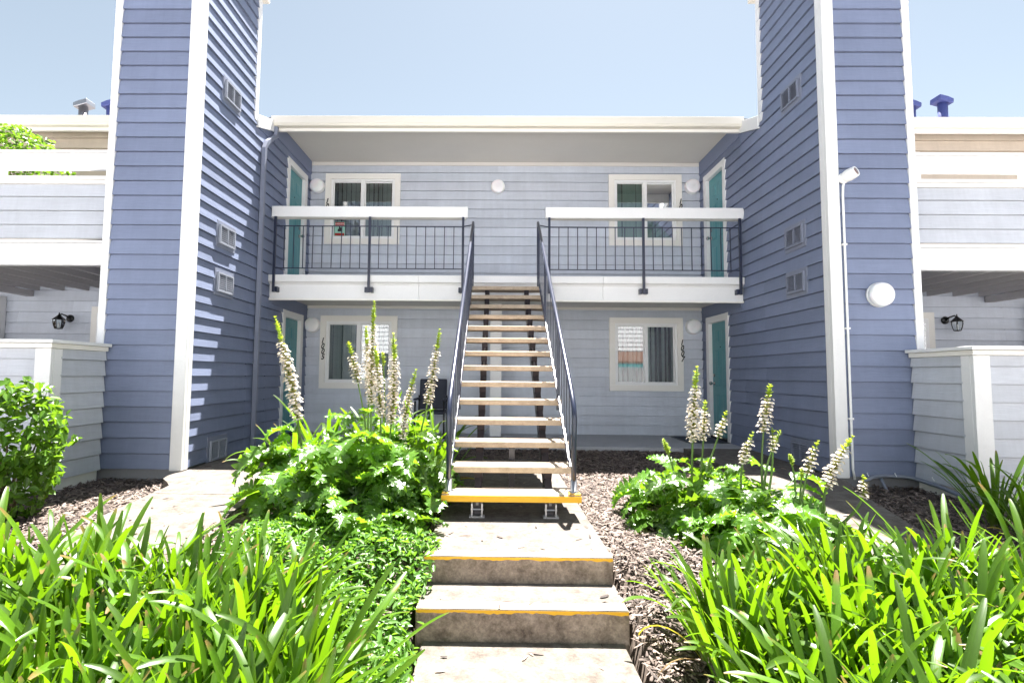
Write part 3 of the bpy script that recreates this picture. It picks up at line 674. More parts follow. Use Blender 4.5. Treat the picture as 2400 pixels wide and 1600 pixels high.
t = thing('warning_sign', (-2.96, YB-.03, 3.62), 'small red and green warning sign in the upper left window', 'sign')
MB().box(-3.060, -2.865, YB-.009, YB-.004, 3.635, 3.905).obj('plate', 'sticker_green', t)
MB().box(-3.050, -2.875, YB-.0115, YB-.0095, 3.835, 3.895).obj('red_band', 'red', t); MB().box(-3.050, -2.875, YB-.0115, YB-.0095, 3.640, 3.690).obj('red_band', 'red', t)
MB().prism([(-3.0, 3.72), (-2.92, 3.72), (-2.93, 3.79), (-2.95, 3.80), (-2.955, 3.825), (-2.98, 3.82), (-2.975, 3.78), (-3.0, 3.76)], 'Y', YB-.0115, YB-.0095).obj('figure', 'black_metal', t)
cu = bpy.data.curves.new('lettering', 'FONT'); cu.body = 'WARNING'; cu.size = .040; cu.align_x = 'CENTER'; cu.materials.append(MATS['vinyl'])
o = text_mesh('lettering', cu); o.parent = t; o.rotation_euler = (R(90), 0, 0); o.location = (-2.9625+2.96, YB-.013-(YB-.03), 3.851-3.62)

# security camera with its white conduit
cx, cz = 3.965, 3.36
t = thing('security_camera', (cx, YT-.02, cz), 'white security camera on the right tower beside the corner board', 'camera')
ax = Vector((.50, -.85, .30)).normalized(); o0 = Vector((cx-.03, YT-.02, cz-.035))
MB().lathe([(0, 0), (.062, 0), (.062, .02), (.050, .035), (0, .036)], (cx-.03, YT-.018, cz-.035), (0, -1, 0), 24).obj('mount', 'vinyl', t, True)
MB().lathe([(0, -.01), (.040, 0.0), (.062, .03), (.070, .07), (.066, .11), (.060, .150), (.057, .153), (.046, .146), (0, .144)], o0, ax, 28).obj('housing', 'vinyl', t, True)
MB().lathe([(0, .1445), (.044, .1450), (.042, .150), (0, .151)], o0, ax, 24).obj('lens', 'lens', t, True)
t = thing('conduit_pipe', (3.90, YT-.05, 0), 'thin white conduit running down the right tower from the camera', 'conduit')
MB().tube([(3.945, YT-.04, 3.30), (3.922, YT-.042, 3.23), (3.915, YT-.042, 3.13), (3.915, YT-.042, 0.06), (3.93, YT-.042, -.05)], .0125, 8).obj('pipe', 'vinyl', t, True)
for z in (2.55, 1.6, .6): MB().box(3.892, 3.938, YT-.056, YT-.02, z, z+.02).obj('clip', 'vinyl', t)
t = thing('ground_conduit', (4.2, YT-.1, -.05), 'grey flexible conduit clipped along the foot of the right tower', 'conduit')
MB().tube([(3.99, YT-.05, -.115), (4.05, YT-.055, -.05), (4.13, YT-.055, -.012), (4.25, YT-.055, -.004), (4.45, YT-.055, -.012), (4.53, YT-.07, -.02), (4.566, YT-.18, -.035), (4.573, YT-.4, -.055), (4.575, 5.15, -.10), (4.60, 4.95, -.13), (4.75, 4.9, -.2)], .021, 10).obj('pipe', 'grey_pipe', t, True)
MB().tube([(4.20, YT-.06, -.03), (4.22, YT-.14, -.19)], .016, 8).obj('stub', 'grey_pipe', t, True)
for x, y in ((4.06, YT-.06), (4.36, YT-.06), (4.59, 5.55)): MB().tube([(x, y-.016, -.01), (x-.008, y, .024), (x+.01, y+.02, .024), (x+.012, y+.02, .01)], .005, 6).obj('clip', 'vinyl', t)

# carriage lanterns on the wing walls
def lantern(x, z, s, label):
    t = thing('wall_lantern', (x, YW-.02, z), label, 'lantern', 'black wall lanterns')
    MB().lathe([(0, 0), (.062, 0), (.06, .012), (.035, .028), (0, .03)], (x, YW-.02, z), (0, -1, 0), 20).obj('back_plate', 'black_metal', t, True)
    ly = YW-.21; lx = x+s*.02
    MB().tube([(x, YW-.045, z), (x, YW-.10, z+.035), (lx, YW-.17, z+.055), (lx, ly, z+.02)], .012, 8).obj('arm', 'black_metal', t, True)
    MB().lathe([(.0, .075), (.008, .07), (.010, .045), (.02, .03), (.085, -.035), (.088, -.043), (.0, -.044)], (lx, ly, z), (0, 0, 1), 6).obj('cap', 'black_metal', t)
    MB().lathe([(.070, -.044), (.074, -.07), (.062, -.13), (.046, -.175)], (lx, ly, z), (0, 0, 1), 6).obj('glass', 'clear_glass', t)
    for k in range(6):
        w = 2*math.pi*k/6; ax2 = Vector((0, 0, 1)); a = ax2.orthogonal().normalized(); bb = ax2.cross(a); d = a*math.cos(w)+bb*math.sin(w)
        MB().tube([Vector((lx, ly, z))+d*r+ax2*h for r, h in ((.072, -.044), (.076, -.07), (.064, -.13), (.048, -.175))], .0045, 5).obj('rib', 'black_metal', t)
    MB().lathe([(0, -.172), (.05, -.172), (.05, -.182), (0, -.19)], (lx, ly, z), (0, 0, 1), 6).obj('base', 'black_metal', t)
    MB().lathe([(0, -.165), (.013, -.165), (.013, -.09), (0, -.08)], (lx, ly, z), (0, 0, 1), 10).obj('candle', 'vinyl', t)
lantern(-6.78, 1.90, -1, 'black wall lantern on the left wing wall under the balcony')
lantern(6.98, 1.97, 1, 'black wall lantern on the right wing wall under the balcony')

# roof vents
def roof_vent(x, y, z, s, h, label, mat):
    s = -s
    t = thing('roof_vent', (x, y, z), label, 'roof vent', 'small roof vents')
    MB().lathe([(.075, -.3), (.075, h), (0, h)], (x, y, z), (0, 0, 1), 16).obj('flue', mat, t, True)
    MB().prism([(x-s*.12, z+h+.03), (x-s*.02, z+h+.075), (x+s*.13, z+h+.115), (x+s*.14, z+h+.02), (x+s*.0, z+h-.02), (x-s*.11, z+h-.05)], 'Y', y-.11, y+.11).obj('cowl', mat, t, bev=.01)
roof_vent(-7.72, 9.2, 5.5, -1, .47, 'pale metal roof vent above the left wing, farther from the tower', 'galvanised')
roof_vent(-7.20, 9.2, 5.5, -1, .47, 'blue roof vent above the left wing, next to the tower', 'roof_vent')
roof_vent(7.52, 9.2, 5.5, 1, .50, 'small blue roof vent above the right wing, next to the tower', 'roof_vent')
roof_vent(8.10, 9.2, 5.5, 1, .58, 'larger blue roof vent above the right wing, away from the tower', 'roof_vent')

# doormat and chair
t = thing('doormat', (3.42, 8.8, 0), 'dark patterned doormat at the lower right door', 'doormat')
MB().box(3.12, 3.72, 8.42, 9.20, .003, .016).obj('mat', 'mat_fibre', t, bev=.004)
MB().box(3.08, 3.76, 8.38, 9.24, .0015, .008).obj('edging', 'black_metal', t)
t = thing('patio_chair', (-1.12, 8.9, 0), 'dark patio chair on the porch behind the flower spikes', 'chair')
c = Vector((-1.12, 8.9, 0))
def cb(name, a, mat='chair', bev=.012): MB().box(c.x+a[0], c.x+a[1], c.y+a[2], c.y+a[3], a[4], a[5]).obj(name, mat, t, bev=bev)
cb('seat', (-.25, .25, -.25, .25, .40, .45)); MB().prism([(c.y+.20, .46), (c.y+.26, .46), (c.y+.34, .98), (c.y+.30, .99)], 'X', c.x-.24, c.x+.24).obj('backrest', 'chair', t, bev=.02)
for sx in (-1, 1):
    for sy in (-1, 1): MB().tube([(c.x+sx*.25, c.y+sy*.25, .002), (c.x+sx*.24, c.y+sy*.23, .62 if sy < 0 else .70)], .016, 8).obj('leg', 'black_metal', t, True)
    MB().box(c.x+sx*.24-.03, c.x+sx*.24+.03, c.y-.27, c.y+.27, .63, .66).obj('armrest', 'chair', t, bev=.01)

# ------------------------------------------------------------------ planting
def blend_mesh(name, verts, faces, smooth=True, mats=()):
    me = bpy.data.meshes.new(name); me.from_pydata(verts, [], faces)
    if smooth: me.polygons.foreach_set('use_smooth', [True]*len(faces))
    for k in mats: me.materials.append(MATS[k])
    return me
def strap_leaf(L, W, lean, curl, twist, mat):
    """channelled strap leaf rising from the origin, leaning along +X"""
    T = [0, .1, .2, .32, .45, .58, .70, .79, .87, .93, .97, .992]; n = len(T)-1; vs = []; fs = []; p = Vector((0, 0, 0)); ang = R(90)-lean
    for i in range(n+1):
        t = T[i]; ds = L*(T[min(i+1, n)]-t)
        w = W*(0.55+0.45*min(1, t*4))*(1 if t < .70 else math.sqrt(max(0, 1-((t-.70)/.30)**2.4)))
        w = max(w, .002)
        d = Vector((math.cos(ang), 0, math.sin(ang))); nrm = Vector((-math.sin(ang), 0, math.cos(ang)))
        tw = twist*t; side = Vector((0, 1, 0))*math.cos(tw)+nrm*math.sin(tw); up = nrm*math.cos(tw)-Vector((0, 1, 0))*math.sin(tw)
        vs += [p+side*w*.5+up*w*.16, p.copy(), p-side*w*.5+up*w*.16]
        p = p+d*ds; ang -= curl*ds/L*(0.35+1.6*t)
    for i in range(n):
        k = 3*i; fs += [(k, k+1, k+4, k+3), (k+1, k+2, k+5, k+4)]
    me = blend_mesh('leaf', [tuple(v) for v in vs], fs, True, [mat])
    at = me.attributes.new('along', 'FLOAT', 'POINT'); at.data.foreach_set('value', [T[i//3] for i in range(len(vs))])
    return me
STRAPS = []
for k in range(14):
    STRAPS.append(strap_leaf(random.uniform(.56, .78), random.uniform(.026, .036), R(random.uniform(4, 32)), R(random.choice([10, 16, 24, 34, 50, 75, 120])), R(random.uniform(-35, 35)), 'agapanthus_leaf'))
STRAPS_Y = [strap_leaf(.45, .03, R(30), R(120), R(40), 'yellow_leaf'), strap_leaf(.4, .028, R(55), R(60), R(-30), 'yellow_leaf'), strap_leaf(.42, .024, R(62), R(90), R(50), 'dry_leaf')]
def strap_plant(x, y, n, size, label, cat, group, lean_dir=None, spread=1.0, name='agapanthus_plant', z=None):
    t = thing(name, (x, y, gz(x, y) if z is None else z), label, cat, group)
    t.rotation_euler = (0, 0, random.uniform(0, 6.28)); t.scale = (size,)*3
    for i in range(n):
        me = random.choice(STRAPS) if random.random() > .06 else random.choice(STRAPS_Y)
        o = bpy.data.objects.new('leaf', me); COL.objects.link(o); o.parent = t
        a = 2*math.pi*(i*0.382+random.uniform(-.06, .06)); r = random.uniform(.0, .055)
        o.location = (r*math.cos(a), r*math.sin(a), -.02); s = random.uniform(.72, 1.12)
        o.rotation_euler = Euler((random.uniform(-.15, .15), random.uniform(-.22, .18)*spread, a)); o.scale = (s*random.uniform(.9, 1.1),)*3
    if lean_dir:
        q = Euler((0, 0, t.rotation_euler.z)).to_quaternion(); ax = Vector((-lean_dir[1], lean_dir[0], 0))
        from mathutils import Quaternion
        t.rotation_mode = 'QUATERNION'; t.rotation_quaternion = Quaternion(ax.normalized(), Vector(lean_dir).length) @ q
    return t
def spots(n, inside, x0, x1, y0, y1, dmin):
    pts = []; tries = 0
    while len(pts) < n and tries < 6000:
        tries += 1; p = (random.uniform(x0, x1), random.uniform(y0, y1))
        if inside(*p) and all((p[0]-q[0])**2+(p[1]-q[1])**2 > dmin**2 for q in pts): pts.append(p)
    return pts
LBL = 'strap-leaved agapanthus in the bed left of the concrete steps'
for (x, y) in spots(46, lambda x, y: x < -0.62-0.12*(y-1.0) and x > -1.0*y and not (y > 2.3 and x > -1.05), -2.6, -.55, 1.1, 2.75, .18):
    strap_plant(x, y, 44, random.uniform(.86, 1.03), LBL, 'agapanthus', 'agapanthus left of the steps', lean_dir=(.20, -.02))
LBR = 'strap-leaved agapanthus in the bed right of the concrete steps'
for (x, y) in spots(50, lambda x, y: x > 1.0 and x < 1.08*y+.5, 1.0, 3.0, 1.1, 2.9, .19):
    strap_plant(x, y, 44, random.uniform(.86, 1.04), LBR, 'agapanthus', 'agapanthus right of the steps', lean_dir=(.02, .0))
for (x, y, w) in ((-1.75, 5.35, 'second from the tower'), (-1.45, 5.55, 'third from the tower'), (-1.15, 5.45, 'third from the stairs'), (-.85, 5.6, 'second from the stairs'), (-1.95, 4.9, 'nearest the tower'), (-.62, 5.3, 'nearest the stairs')):
    strap_plant(x, y, 24, random.uniform(1.15, 1.35), 'strap leaves rising behind the left lobed foliage, '+w, 'agapanthus', 'agapanthus behind the lobed foliage')
for (x, y, s, w) in ((4.12, 4.38, 1.08, 'largest, behind the others'), (4.38, 4.15, 1.05, 'at the picture edge'), (4.0, 4.0, .85, 'smallest, nearest the path')):
    strap_plant(x, y, 34, s, 'dark strap-leaved plant before the right patio wall, '+w, 'agapanthus', 'strap-leaved plants by the right patio wall', spread=1.6)

# lobed acanthus leaves
def lobed_leaf(L, W, arch, cup):
    n = 7; vs = []; fs = []
    def mid(t):
        a = arch*t; r = L/max(arch, .01)
        return Vector((r*math.sin(a), 0, r*(math.cos(a)-1)*-1*-1))
    def frame(t): a = arch*t; return Vector((math.cos(a), 0, -math.sin(a))), Vector((math.sin(a), 0, math.cos(a)))
    ts = [0.0]+[0.22+0.78*i/n for i in range(n+1)]
    for t in ts: vs.append(mid(t))
    vs[0] = Vector((0, 0, 0))
    for s in (1, -1):
        def pt(t, out, fwd, lift=0.0):
            d, u = frame(min(t, 1)); return mid(min(t, 1))+Vector((0, s, 0))*out+d*fwd+u*(cup*out+lift)
        prev_sinus = len(vs); vs.append(pt(.22, W*.08, 0))
        for i in range(n):
            t0, t1 = ts[i+1], ts[i+2]; tm = (t0+t1)/2
            wv = W*(math.sin(math.pi*min(1, (.18+.80*tm))**1.15)*.95+.07)
            dr = random.uniform(-.035, .035)
            a1 = len(vs); vs.append(pt(t0, wv*.50, L*.030, dr*.3)); b1 = len(vs); vs.append(pt(tm, wv*.74, -L*.015, -dr))
            c1 = len(vs); vs.append(pt(tm, wv, L*.070, dr-.02)); d1 = len(vs); vs.append(pt(t1, wv*.58, L*.030, -dr*.8))
            sn = len(vs); vs.append(pt(t1, wv*(.15 if i < n-1 else .02), 0))
            m0, m1 = i+1, i+2
            fl = [(m0, prev_sinus, a1, m1), (m1, a1, d1, sn), (a1, b1, c1), (a1, c1, d1)]
            fs += fl if s > 0 else [f[::-1] for f in fl]
            prev_sinus = sn
    k = len(vs); w = L*.012
    vs += [Vector((0, w, 0)), Vector((0, -w, 0)), mid(.22)+Vector((0, w, 0)), mid(.22)-Vector((0, w, 0))]; fs.append((k, k+1, k+3, k+2))
    return blend_mesh('leaf', [tuple(v) for v in vs], fs, False, ['acanthus_leaf'])
LOBED = [lobed_leaf(random.uniform(.46, .60), random.uniform(.13, .18), R(random.uniform(40, 120)), random.uniform(-.1, .5)) for _ in range(12)]
def flower_spike(base, tip, bloom_frac, nwh, rad, parent, buds=False):
    base, tip = Vector(base), Vector(tip); ax = (tip-base); L = ax.length; bend = Vector((random.uniform(-.06, .06), random.uniform(-.03, .03), 0))
    def P(t): return base+ax*t+bend*math.sin(math.pi*t)
    mb = MB(); mb.tube([P(i/8) for i in range(9)], [.011-.007*i/8 for i in range(9)], 6, 0, False)
    t0 = 1-bloom_frac; d = ax.normalized(); a = d.orthogonal().normalized(); b2 = d.cross(a)
    for w in range(nwh):
        u = w/(nwh-1); t = t0+bloom_frac*u; c = P(t)
        size = rad*(1.0-.50*u**2.6)*(0.75+.25*min(1, u*8))*(1 if u < .93 else .7); nf = 6 if u < .8 else 5; off = w*.7
        for k in range(nf):
            an = off+2*math.pi*k/nf+random.uniform(-.2, .2); r = a*math.cos(an)+b2*math.sin(an); sd = d.cross(r)
            sz = size*random.uniform(.72, 1.22); bud = u > random.uniform(.68, .80) or buds
            if random.random() < .10: continue
            up = .75 if bud else .42
            # hooded bract
            hp = c+r*sz*.9+d*sz*up; wd = sz*(.40 if bud else .30)
            mb.add([c+sd*wd*.6, c-sd*wd*.6, c+r*sz*.55+d*sz*(up*.75+.10)+sd*wd, c+r*sz*.55+d*sz*(up*.75+.10)-sd*wd, hp], [(0, 1, 3, 2), (2, 3, 4)], 2 if bud else 1)
            if not bud:
                q0 = c+r*sz*.25-d*sz*.02; q1 = c+r*sz*.80+d*sz*.08; q2 = c+r*sz*1.12-d*sz*.26; wd = sz*.34
                mb.add([q0+sd*wd*.5, q0-sd*wd*.5, q1+sd*wd, q1-sd*wd, q2+sd*wd*.75, q2-sd*wd*.75], [(0, 1, 3, 2), (2, 3, 5, 4)], 3)
    me = mb.mesh('flower_spike'); o = link('flower_spike', me, ['stem_green', 'bract', 'bud', 'petal'], None)
    o.parent = parent; o.location = -parent.location
    return o
def acanthus(x, y, n, rx, ry, h, label, spikes, size=1.0, seed=0, group=None):
    random.seed(seed)
    z0 = gz(x, y); t = thing('acanthus_plant', (x, y, z0), label, 'acanthus', group)
    for i in range(n):
        o = bpy.data.objects.new('leaf', random.choice(LOBED)); COL.objects.link(o); o.parent = t
        a = random.uniform(0, 6.283); r = math.sqrt(random.random()); u = random.random()
        zz = h*(1-r*r*.85)*(.25+.75*u)
        o.location = (r*.74*rx*math.cos(a), r*.74*ry*math.sin(a), max(.02, zz*.88))
        s = size*random.uniform(.40, .82); o.scale = (s, s, s)
        o.rotation_euler = Euler((random.uniform(-.7, .7), -R(random.uniform(-5, 65))*(1-.4*r), a+random.uniform(-.9, .9)))
    MB().tube([(x, y, z0-.05), (x+.01, y, z0+h*.5)], [.04, .02], 6).obj('stalk', 'stem_green', t)
    for (bx, by, bz, tx, ty, tz, bf, nw, rd, bd) in spikes: flower_spike((bx, by, bz), (tx, ty, tz), bf, nw, rd, t, bd)
    return t
# (base x, y, z, tip x, y, z, bloom share, whorls, radius, all buds)
def sp(b, t, bottom, rd=.048, bd=False):
    L = (Vector(t)-Vector(b)).length; bf = min(.9, (Vector(t)-Vector(bottom)).length/L); return (*b, *t, bf, max(7, int(bf*L/.023)), rd, bd)
GL = 'acanthus plants left of the staircase'; GR = 'acanthus plants right of the staircase'
acanthus(-1.60, 4.55, 130, .52, .62, .86, 'lobed acanthus beside the left path with one tall pale spike', [
    sp((-1.60, 4.40, .10), (-1.889, 4.35, 1.525), (-1.84, 4.35, .66), .055)], 1.1, 1, GL)
acanthus(-1.10, 4.55, 145, .66, .75, .92, 'lobed acanthus carrying the tight cluster of tallest flower spikes', [
    sp((-1.08, 4.5, .05), (-1.30, 4.5, 1.328), (-1.268, 4.5, .977), .045), sp((-1.08, 4.55, .05), (-1.083, 4.5, 1.687), (-1.083, 4.5, .80), .052),
    sp((-1.18, 4.65, .05), (-1.188, 4.65, 1.474), (-1.183, 4.65, .93), .048), sp((-.97, 4.40, .05), (-1.027, 4.35, 1.277), (-1.015, 4.35, .70), .050),
    sp((-.98, 4.45, .05), (-.887, 4.4, 1.398), (-.94, 4.4, .64), .052), sp((-1.04, 4.7, .05), (-1.042, 4.7, 1.253), (-1.04, 4.7, 1.13), .03, True)], 1.1, 2, GL)
acanthus(-.78, 4.35, 95, .42, .62, .74, 'lobed acanthus against the left handrail with two leaning spikes', [
    sp((-.80, 4.6, .05), (-.515, 4.6, 1.455), (-.62, 4.6, .80), .046), sp((-.76, 4.4, .05), (-.688, 4.4, 1.089), (-.68, 4.4, .52), .046)], 1.0, 3, GL)
acanthus(-1.08, 3.86, 85, .66, .36, .38, 'low lobed acanthus spreading in front of the taller ones at left', [], .9, 4, GL)
acanthus(1.52, 4.15, 120, .50, .56, .54, 'lobed acanthus right of the staircase with yellow-tipped leaves and tall spike', [
    sp((1.54, 4.15, 0), (1.582, 4.1, 1.125), (1.555, 4.1, .55), .050), sp((1.60, 4.2, 0), (1.664, 4.15, .861), (1.648, 4.15, .56), .042),
    sp((1.58, 4.15, .1), (1.806, 4.1, .782), (1.715, 4.1, .60), .040), sp((1.40, 4.05, .05), (1.28, 4.0, .573), (1.288, 4, .46), .032, True)], .95, 5, GR)
acanthus(2.02, 4.0, 115, .50, .56, .48, 'lobed acanthus by the right path with several short spikes', [
    sp((2.03, 4.0, .0), (2.102, 4.0, .993), (2.10, 4, .64), .050), sp((1.99, 3.95, .0), (2.083, 3.95, .667), (2.07, 3.95, .5), .038), sp((2.05, 4.05, .1), (2.194, 4.05, .641), (2.17, 4.05, .52), .034, True),
    sp((1.86, 3.9, .0), (1.913, 3.9, .639), (1.893, 3.9, .42), .040), sp((2.1, 3.8, .0), (2.121, 3.8, .499), (2.12, 3.8, .42), .026, True), sp((2.13, 3.7, .0), (2.152, 3.7, .417), (2.15, 3.7, .35), .022, True)], .9, 6, GR)
acanthus(1.74, 3.62, 75, .46, .34, .28, 'low lobed acanthus behind the right-hand agapanthus with two pink leaning spikes', [
    sp((2.10, 3.68, -.05), (2.268, 3.7, .605), (2.23, 3.7, .38), .042), sp((2.28, 3.7, .0), (2.511, 3.7, .64), (2.43, 3.7, .28), .048), sp((2.33, 3.6, .05), (2.503, 3.6, .389), (2.45, 3.6, .25), .036)], .9, 7, GR)
random.seed(21)

# leaf scatters as one mesh
def scatter(name, P, N, L, W, mats, fold=.18, island=True):
    """P centres, N facing directions; each leaf a folded six-point blade"""
    n = len(P); N = N/np.linalg.norm(N, axis=1, keepdims=True)
    ref = rng.normal(size=(n, 3)); A = np.cross(N, ref); A /= np.linalg.norm(A, axis=1, keepdims=True); B = np.cross(N, A)
    L = L[:, None]; W = W[:, None]
    V = np.stack([P-A*L*.5, P-A*L*.08+B*W*.5+N*W*fold, P+A*L*.25+B*W*.40+N*W*fold, P+A*L*.5-N*L*.10, P+A*L*.25-B*W*.40+N*W*fold, P-A*L*.08-B*W*.5+N*W*fold], 1).reshape(-1, 3)
    i = np.arange(n)[:, None]*6
    F = np.concatenate([i+np.array([[0, 3, 2, 1]]), i+np.array([[0, 5, 4, 3]])], 1).reshape(-1, 4)
    me = bpy.data.meshes.new(name); me.vertices.add(len(V)); me.vertices.foreach_set('co', V.astype(np.float32).ravel())
    me.loops.add(F.size); me.loops.foreach_set('vertex_index', F.astype(np.int32).ravel())
    me.polygons.add(len(F)); me.polygons.foreach_set('loop_start', np.arange(0, F.size, 4, dtype=np.int32)); me.polygons.foreach_set('loop_total', np.full(len(F), 4, dtype=np.int32))
    me.update(); me.validate()
    for m in mats: me.materials.append(MATS[m])
    return me
def blob_points(n, c, r, lumps):
    """points near the skin and inside of an uneven crown"""
    out = []
    for _ in range(n):
        d = Vector(rng.normal(size=3)).normalized(); k = 1+sum(a*max(0, d.dot(l))**6 for l, a in lumps)
        u = (.55+.45*rng.random()**.4)*k
        out.append((c[0]+d.x*r[0]*u, c[1]+d.y*r[1]*u, c[2]+d.z*r[2]*u, d.x, d.y, d.z))
    return np.array(out)
def small_leaf(mat):
    L, W = .062, .034
    return blend_mesh('leaf', [(-L*.5, 0, 0), (-L*.1, W*.5, W*.2), (L*.22, W*.4, W*.2), (L*.5, 0, -L*.1), (L*.22, -W*.4, W*.2), (-L*.1, -W*.5, W*.2)], [(0, 3, 2, 1), (0, 5, 4, 3)], False, [mat])
def shrub(x, y, z, r, n_obj, n_stuff, label, cat, name, leaf_scale=1.0, zc=None, trunk_to=None):
    t = thing(name, (x, y, z), label, cat)
    lumps = [(Vector(rng.normal(size=3)).normalized(), rng.uniform(-.25, .42)) for _ in range(26)]
    c = (x, y, zc)
    pts = blob_points(n_stuff, c, r, lumps); N = pts[:, 3:]*.6+rng.normal(size=(n_stuff, 3))*.55+np.array([0, 0, .45])
    me = scatter('foliage', pts[:, :3], N, .062*leaf_scale*rng.uniform(.7, 1.25, n_stuff), .034*leaf_scale*rng.uniform(.8, 1.2, n_stuff), ['shrub_leaf_i'])
    f = link('foliage', me, None, t); f['kind'] = 'stuff'
    lm = small_leaf('shrub_leaf')
    cnt = 0
    while cnt < n_obj:
        p = blob_points(1, c, r, lumps)[0]
        if p[4] > .35: continue
        q = np.linalg.norm((p[:3]-np.array(c))/np.array(r))
        o = bpy.data.objects.new('leaf', lm); COL.objects.link(o); o.parent = t
        d = Vector(p[3:])
        o.location = Vector(p[:3])+d*.03-Vector((x, y, z)); o.rotation_euler = (d*.6+Vector(rng.normal(size=3))*.5+Vector((0, 0, .5))).to_track_quat('Z', 'X').to_euler()
        s = leaf_scale*rng.uniform(.85, 1.3); o.scale = (s, s, s); cnt += 1
    mb = MB()
    for k in range(7):
        a = k*.9; top = (x+.5*r[0]*math.cos(a), y+.5*r[1]*math.sin(a), zc+r[2]*.3)
        mb.tube([(x+.03*math.cos(a), y+.03*math.sin(a), z-.03), (x+.2*r[0]*math.cos(a), y+.2*r[1]*math.sin(a), (z+zc)/2), top], [.018, .013, .005], 6)
    mb.obj('stems', 'bark', t)
    if n_obj:
        for k in range(26):                     # young shoots breaking the outline
            d = Vector((rng.normal(), rng.normal()-.3, abs(rng.normal())*.8)).normalized(); b0 = Vector(c)+Vector((d.x*r[0], d.y*r[1], d.z*r[2]))*.88; ln = rng.uniform(.10, .22)
            e = b0+(d+Vector((0, 0, .5))).normalized()*ln; sh = MB().tube([b0, e], [.004, .002], 4).obj('shoot', 'stem_green', t)
            for q in range(5):
                o = bpy.data.objects.new('leaf', lm); COL.objects.link(o); o.parent = t; o.location = b0.lerp(e, .25+.18*q)-Vector((x, y, z))+Vector(rng.normal(size=3))*.018
                o.rotation_euler = (Vector(rng.normal(size=3))+Vector((0, 0, 1.1))).to_track_quat('Z', 'X').to_euler(); w = leaf_scale*rng.uniform(.6, 1.0); o.scale = (w, w, w)
    return t
shrub(-4.02, 4.26, gz(-4.02, 4.26), (.38, .38, .50), 170, 1300, 'glossy green rounded shrub in front of the left patio wall', 'shrub', 'garden_shrub', 1.45, zc=.36)
t = shrub(-6.85, 6.95, 2.602, (.56, .35, .62), 0, 2200, 'leafy green plant standing on the left wing balcony', 'potted plant', 'balcony_plant', 1.15, zc=3.78)
MB().lathe([(0, .002), (.14, .002), (.19, .32), (.20, .36), (.175, .36), (.165, .30), (0, .30)], (-6.85, 6.95, 2.602), (0, 0, 1), 24).obj('pot', 'terracotta', t, True)

# ground cover between the agapanthus and the steps
def cover():
    n = 15000; x = rng.uniform(-1.75, -.36, n); y = rng.uniform(1.4, 4.15, n)
    keep = (x < -.40-.05*np.sin(y*5)+rng.normal(size=n)*.03) & ~((y > 3.5) & (x > -.62))
    x, y = x[keep], y[keep]; m = len(x)
    z = np.array([gz(a, b2) for a, b2 in zip(x, y)]) + rng.random(m)**1.4*(.10+.07*np.sin(x*7)*np.sin(y*6))+.015
    over = np.clip((x+.52)/.12, 0, 1); z = z+over*.03
    N = rng.normal(size=(m, 3))*.55+np.array([0, -.1, 1.0])
    me = scatter('ground_cover', np.stack([x, y, z], 1), N, rng.uniform(.035, .075, m), rng.uniform(.016, .030, m), ['cover_leaf'])
    tag(link('ground_cover', me), 'small-leaved ground cover between the agapanthus and the steps', 'ground cover', kind='stuff')
cover()

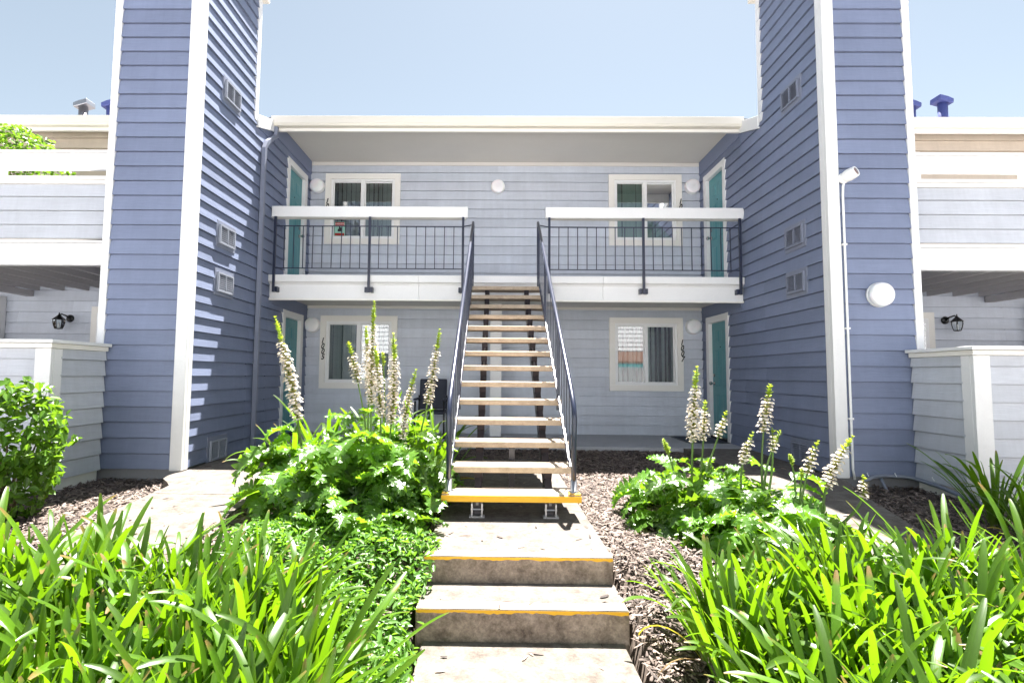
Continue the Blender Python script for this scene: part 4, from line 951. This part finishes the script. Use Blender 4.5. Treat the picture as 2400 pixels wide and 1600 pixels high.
# bark mulch chips
def mulch(name, n, region, x0, x1, y0, y1, label, lift=0.0, zf=gz):
    x = rng.uniform(x0, x1, n); y = rng.uniform(y0, y1, n)
    k = np.array([region(a, b2) for a, b2 in zip(x, y)]); x, y = x[k], y[k]; m = len(x)
    z = np.array([zf(a, b2) for a, b2 in zip(x, y)])+(rng.random(m)*.028 if zf is gz else 0)+.004+lift
    a = rng.uniform(0, math.pi, m); L = rng.gamma(4, .0085, m)+.010; W = L*rng.uniform(.10, .32, m)+.002; T = W*.35
    fl = 1 if zf is gz else .05; tilt = rng.normal(size=m)*.30*fl; roll = rng.normal(size=m)*.5*fl
    d = np.stack([np.cos(a)*np.cos(tilt), np.sin(a)*np.cos(tilt), np.sin(tilt)], 1)
    sd = np.stack([-np.sin(a)*np.cos(roll), np.cos(a)*np.cos(roll), np.sin(roll)], 1); up = np.cross(d, sd)
    c = np.stack([x, y, z], 1); L, W, T = L[:, None], W[:, None], T[:, None]
    V = np.stack([c-d*L*.5-sd*W*.3, c-d*L*.5+sd*W*.3, c+sd*W*.5, c+d*L*.5+sd*W*.15, c+d*L*.5-sd*W*.15, c-sd*W*.5, c-d*L*.3+up*T, c+d*L*.35+up*T], 1).reshape(-1, 3)
    i = np.arange(m)[:, None]*8
    F = np.concatenate([i+np.array([q]) for q in ([0, 6, 1, 1], [1, 6, 7, 2], [2, 7, 3, 3], [3, 7, 4, 4], [4, 7, 6, 5], [5, 6, 0, 0])], 1).reshape(m, 6, 4)
    tri = np.concatenate([np.concatenate([F[:, :, :3].reshape(-1, 3), F[:, [1, 4]][:, :, [0, 2, 3]].reshape(-1, 3)])])
    me = bpy.data.meshes.new(name); me.vertices.add(len(V)); me.vertices.foreach_set('co', V.astype(np.float32).ravel())
    me.loops.add(tri.size); me.loops.foreach_set('vertex_index', tri.astype(np.int32).ravel())
    me.polygons.add(len(tri)); me.polygons.foreach_set('loop_start', np.arange(0, tri.size, 3, dtype=np.int32)); me.polygons.foreach_set('loop_total', np.full(len(tri), 3, dtype=np.int32))
    me.update(); me.validate(); me.materials.append(MATS['mulch'])
    tag(link(name, me), label, 'mulch', kind='stuff')
mulch('bark_mulch', 42000, lambda x, y: x > SX1+.004 and x < edge_x(R_IN, y)-.01, .72, 2.8, 1.4, 7.81, 'bark mulch right of the steps and under the stairs')
mulch('bark_mulch', 16000, lambda x, y: x < SX0-.004 and x > -2.1, -2.1, -.44, 2.2, 7.81, 'bark mulch under the plants left of the steps')
mulch('bark_mulch', 4500, lambda x, y: True, SX0+.02, SX1-.02, 6.92, 7.81, 'dark bark mulch in the gap behind the stair landing')
mulch('bark_mulch', 13000, lambda x, y: x < edge_x(L_OUT, y)-.006 and y < (YT+.02 if x > XL2 else 5.08) and not (x < -4.44 and y > 5.06), -5.6, -2.95, 3.0, 5.85, 'brown bark mulch in front of the left tower', .0)
mulch('bark_mulch', 13000, lambda x, y: x > edge_x(R_OUT, y)+.006 and y < YT+.02 and not (x > 4.62 and y > 5.03), 3.0, 5.6, 3.0, 5.85, 'dark bark mulch in front of the right tower', .0)

def step_z(x, y): return -0.05 if y > 3.23 else (-0.200 if y > 2.86 else -0.362)
mulch('bark_litter', 420, lambda x, y: abs(y-3.22) > .03 and abs(y-2.85) > .03 and rng.random() < (.75 if x > .56 else .5 if x < -.30 else .12), SX0+.07, SX1-.05, 2.0, 5.6, 'loose bark chips scattered on the concrete steps', .002, step_z)
mulch('bark_litter', 300, lambda x, y: x > edge_x(R_IN, y)+.03 and x < edge_x(R_OUT, y)-.03 and rng.random() < .3+.5*(x > edge_x(R_OUT, y)-.12), 2.1, 3.7, 3.4, 7.6, 'loose bark chips scattered on the right path', .002, lambda x, y: lerp_tab(P_TAB, y))
mulch('bark_litter', 300, lambda x, y: x > edge_x(L_OUT, y)+.03 and x < edge_x(L_IN, y)-.03 and rng.random() < .2+.6*(x < edge_x(L_OUT, y)+.14), -3.4, -2.1, 3.4, 7.6, 'loose bark chips scattered on the left path', .002, lambda x, y: lerp_tab(P_TAB, y))
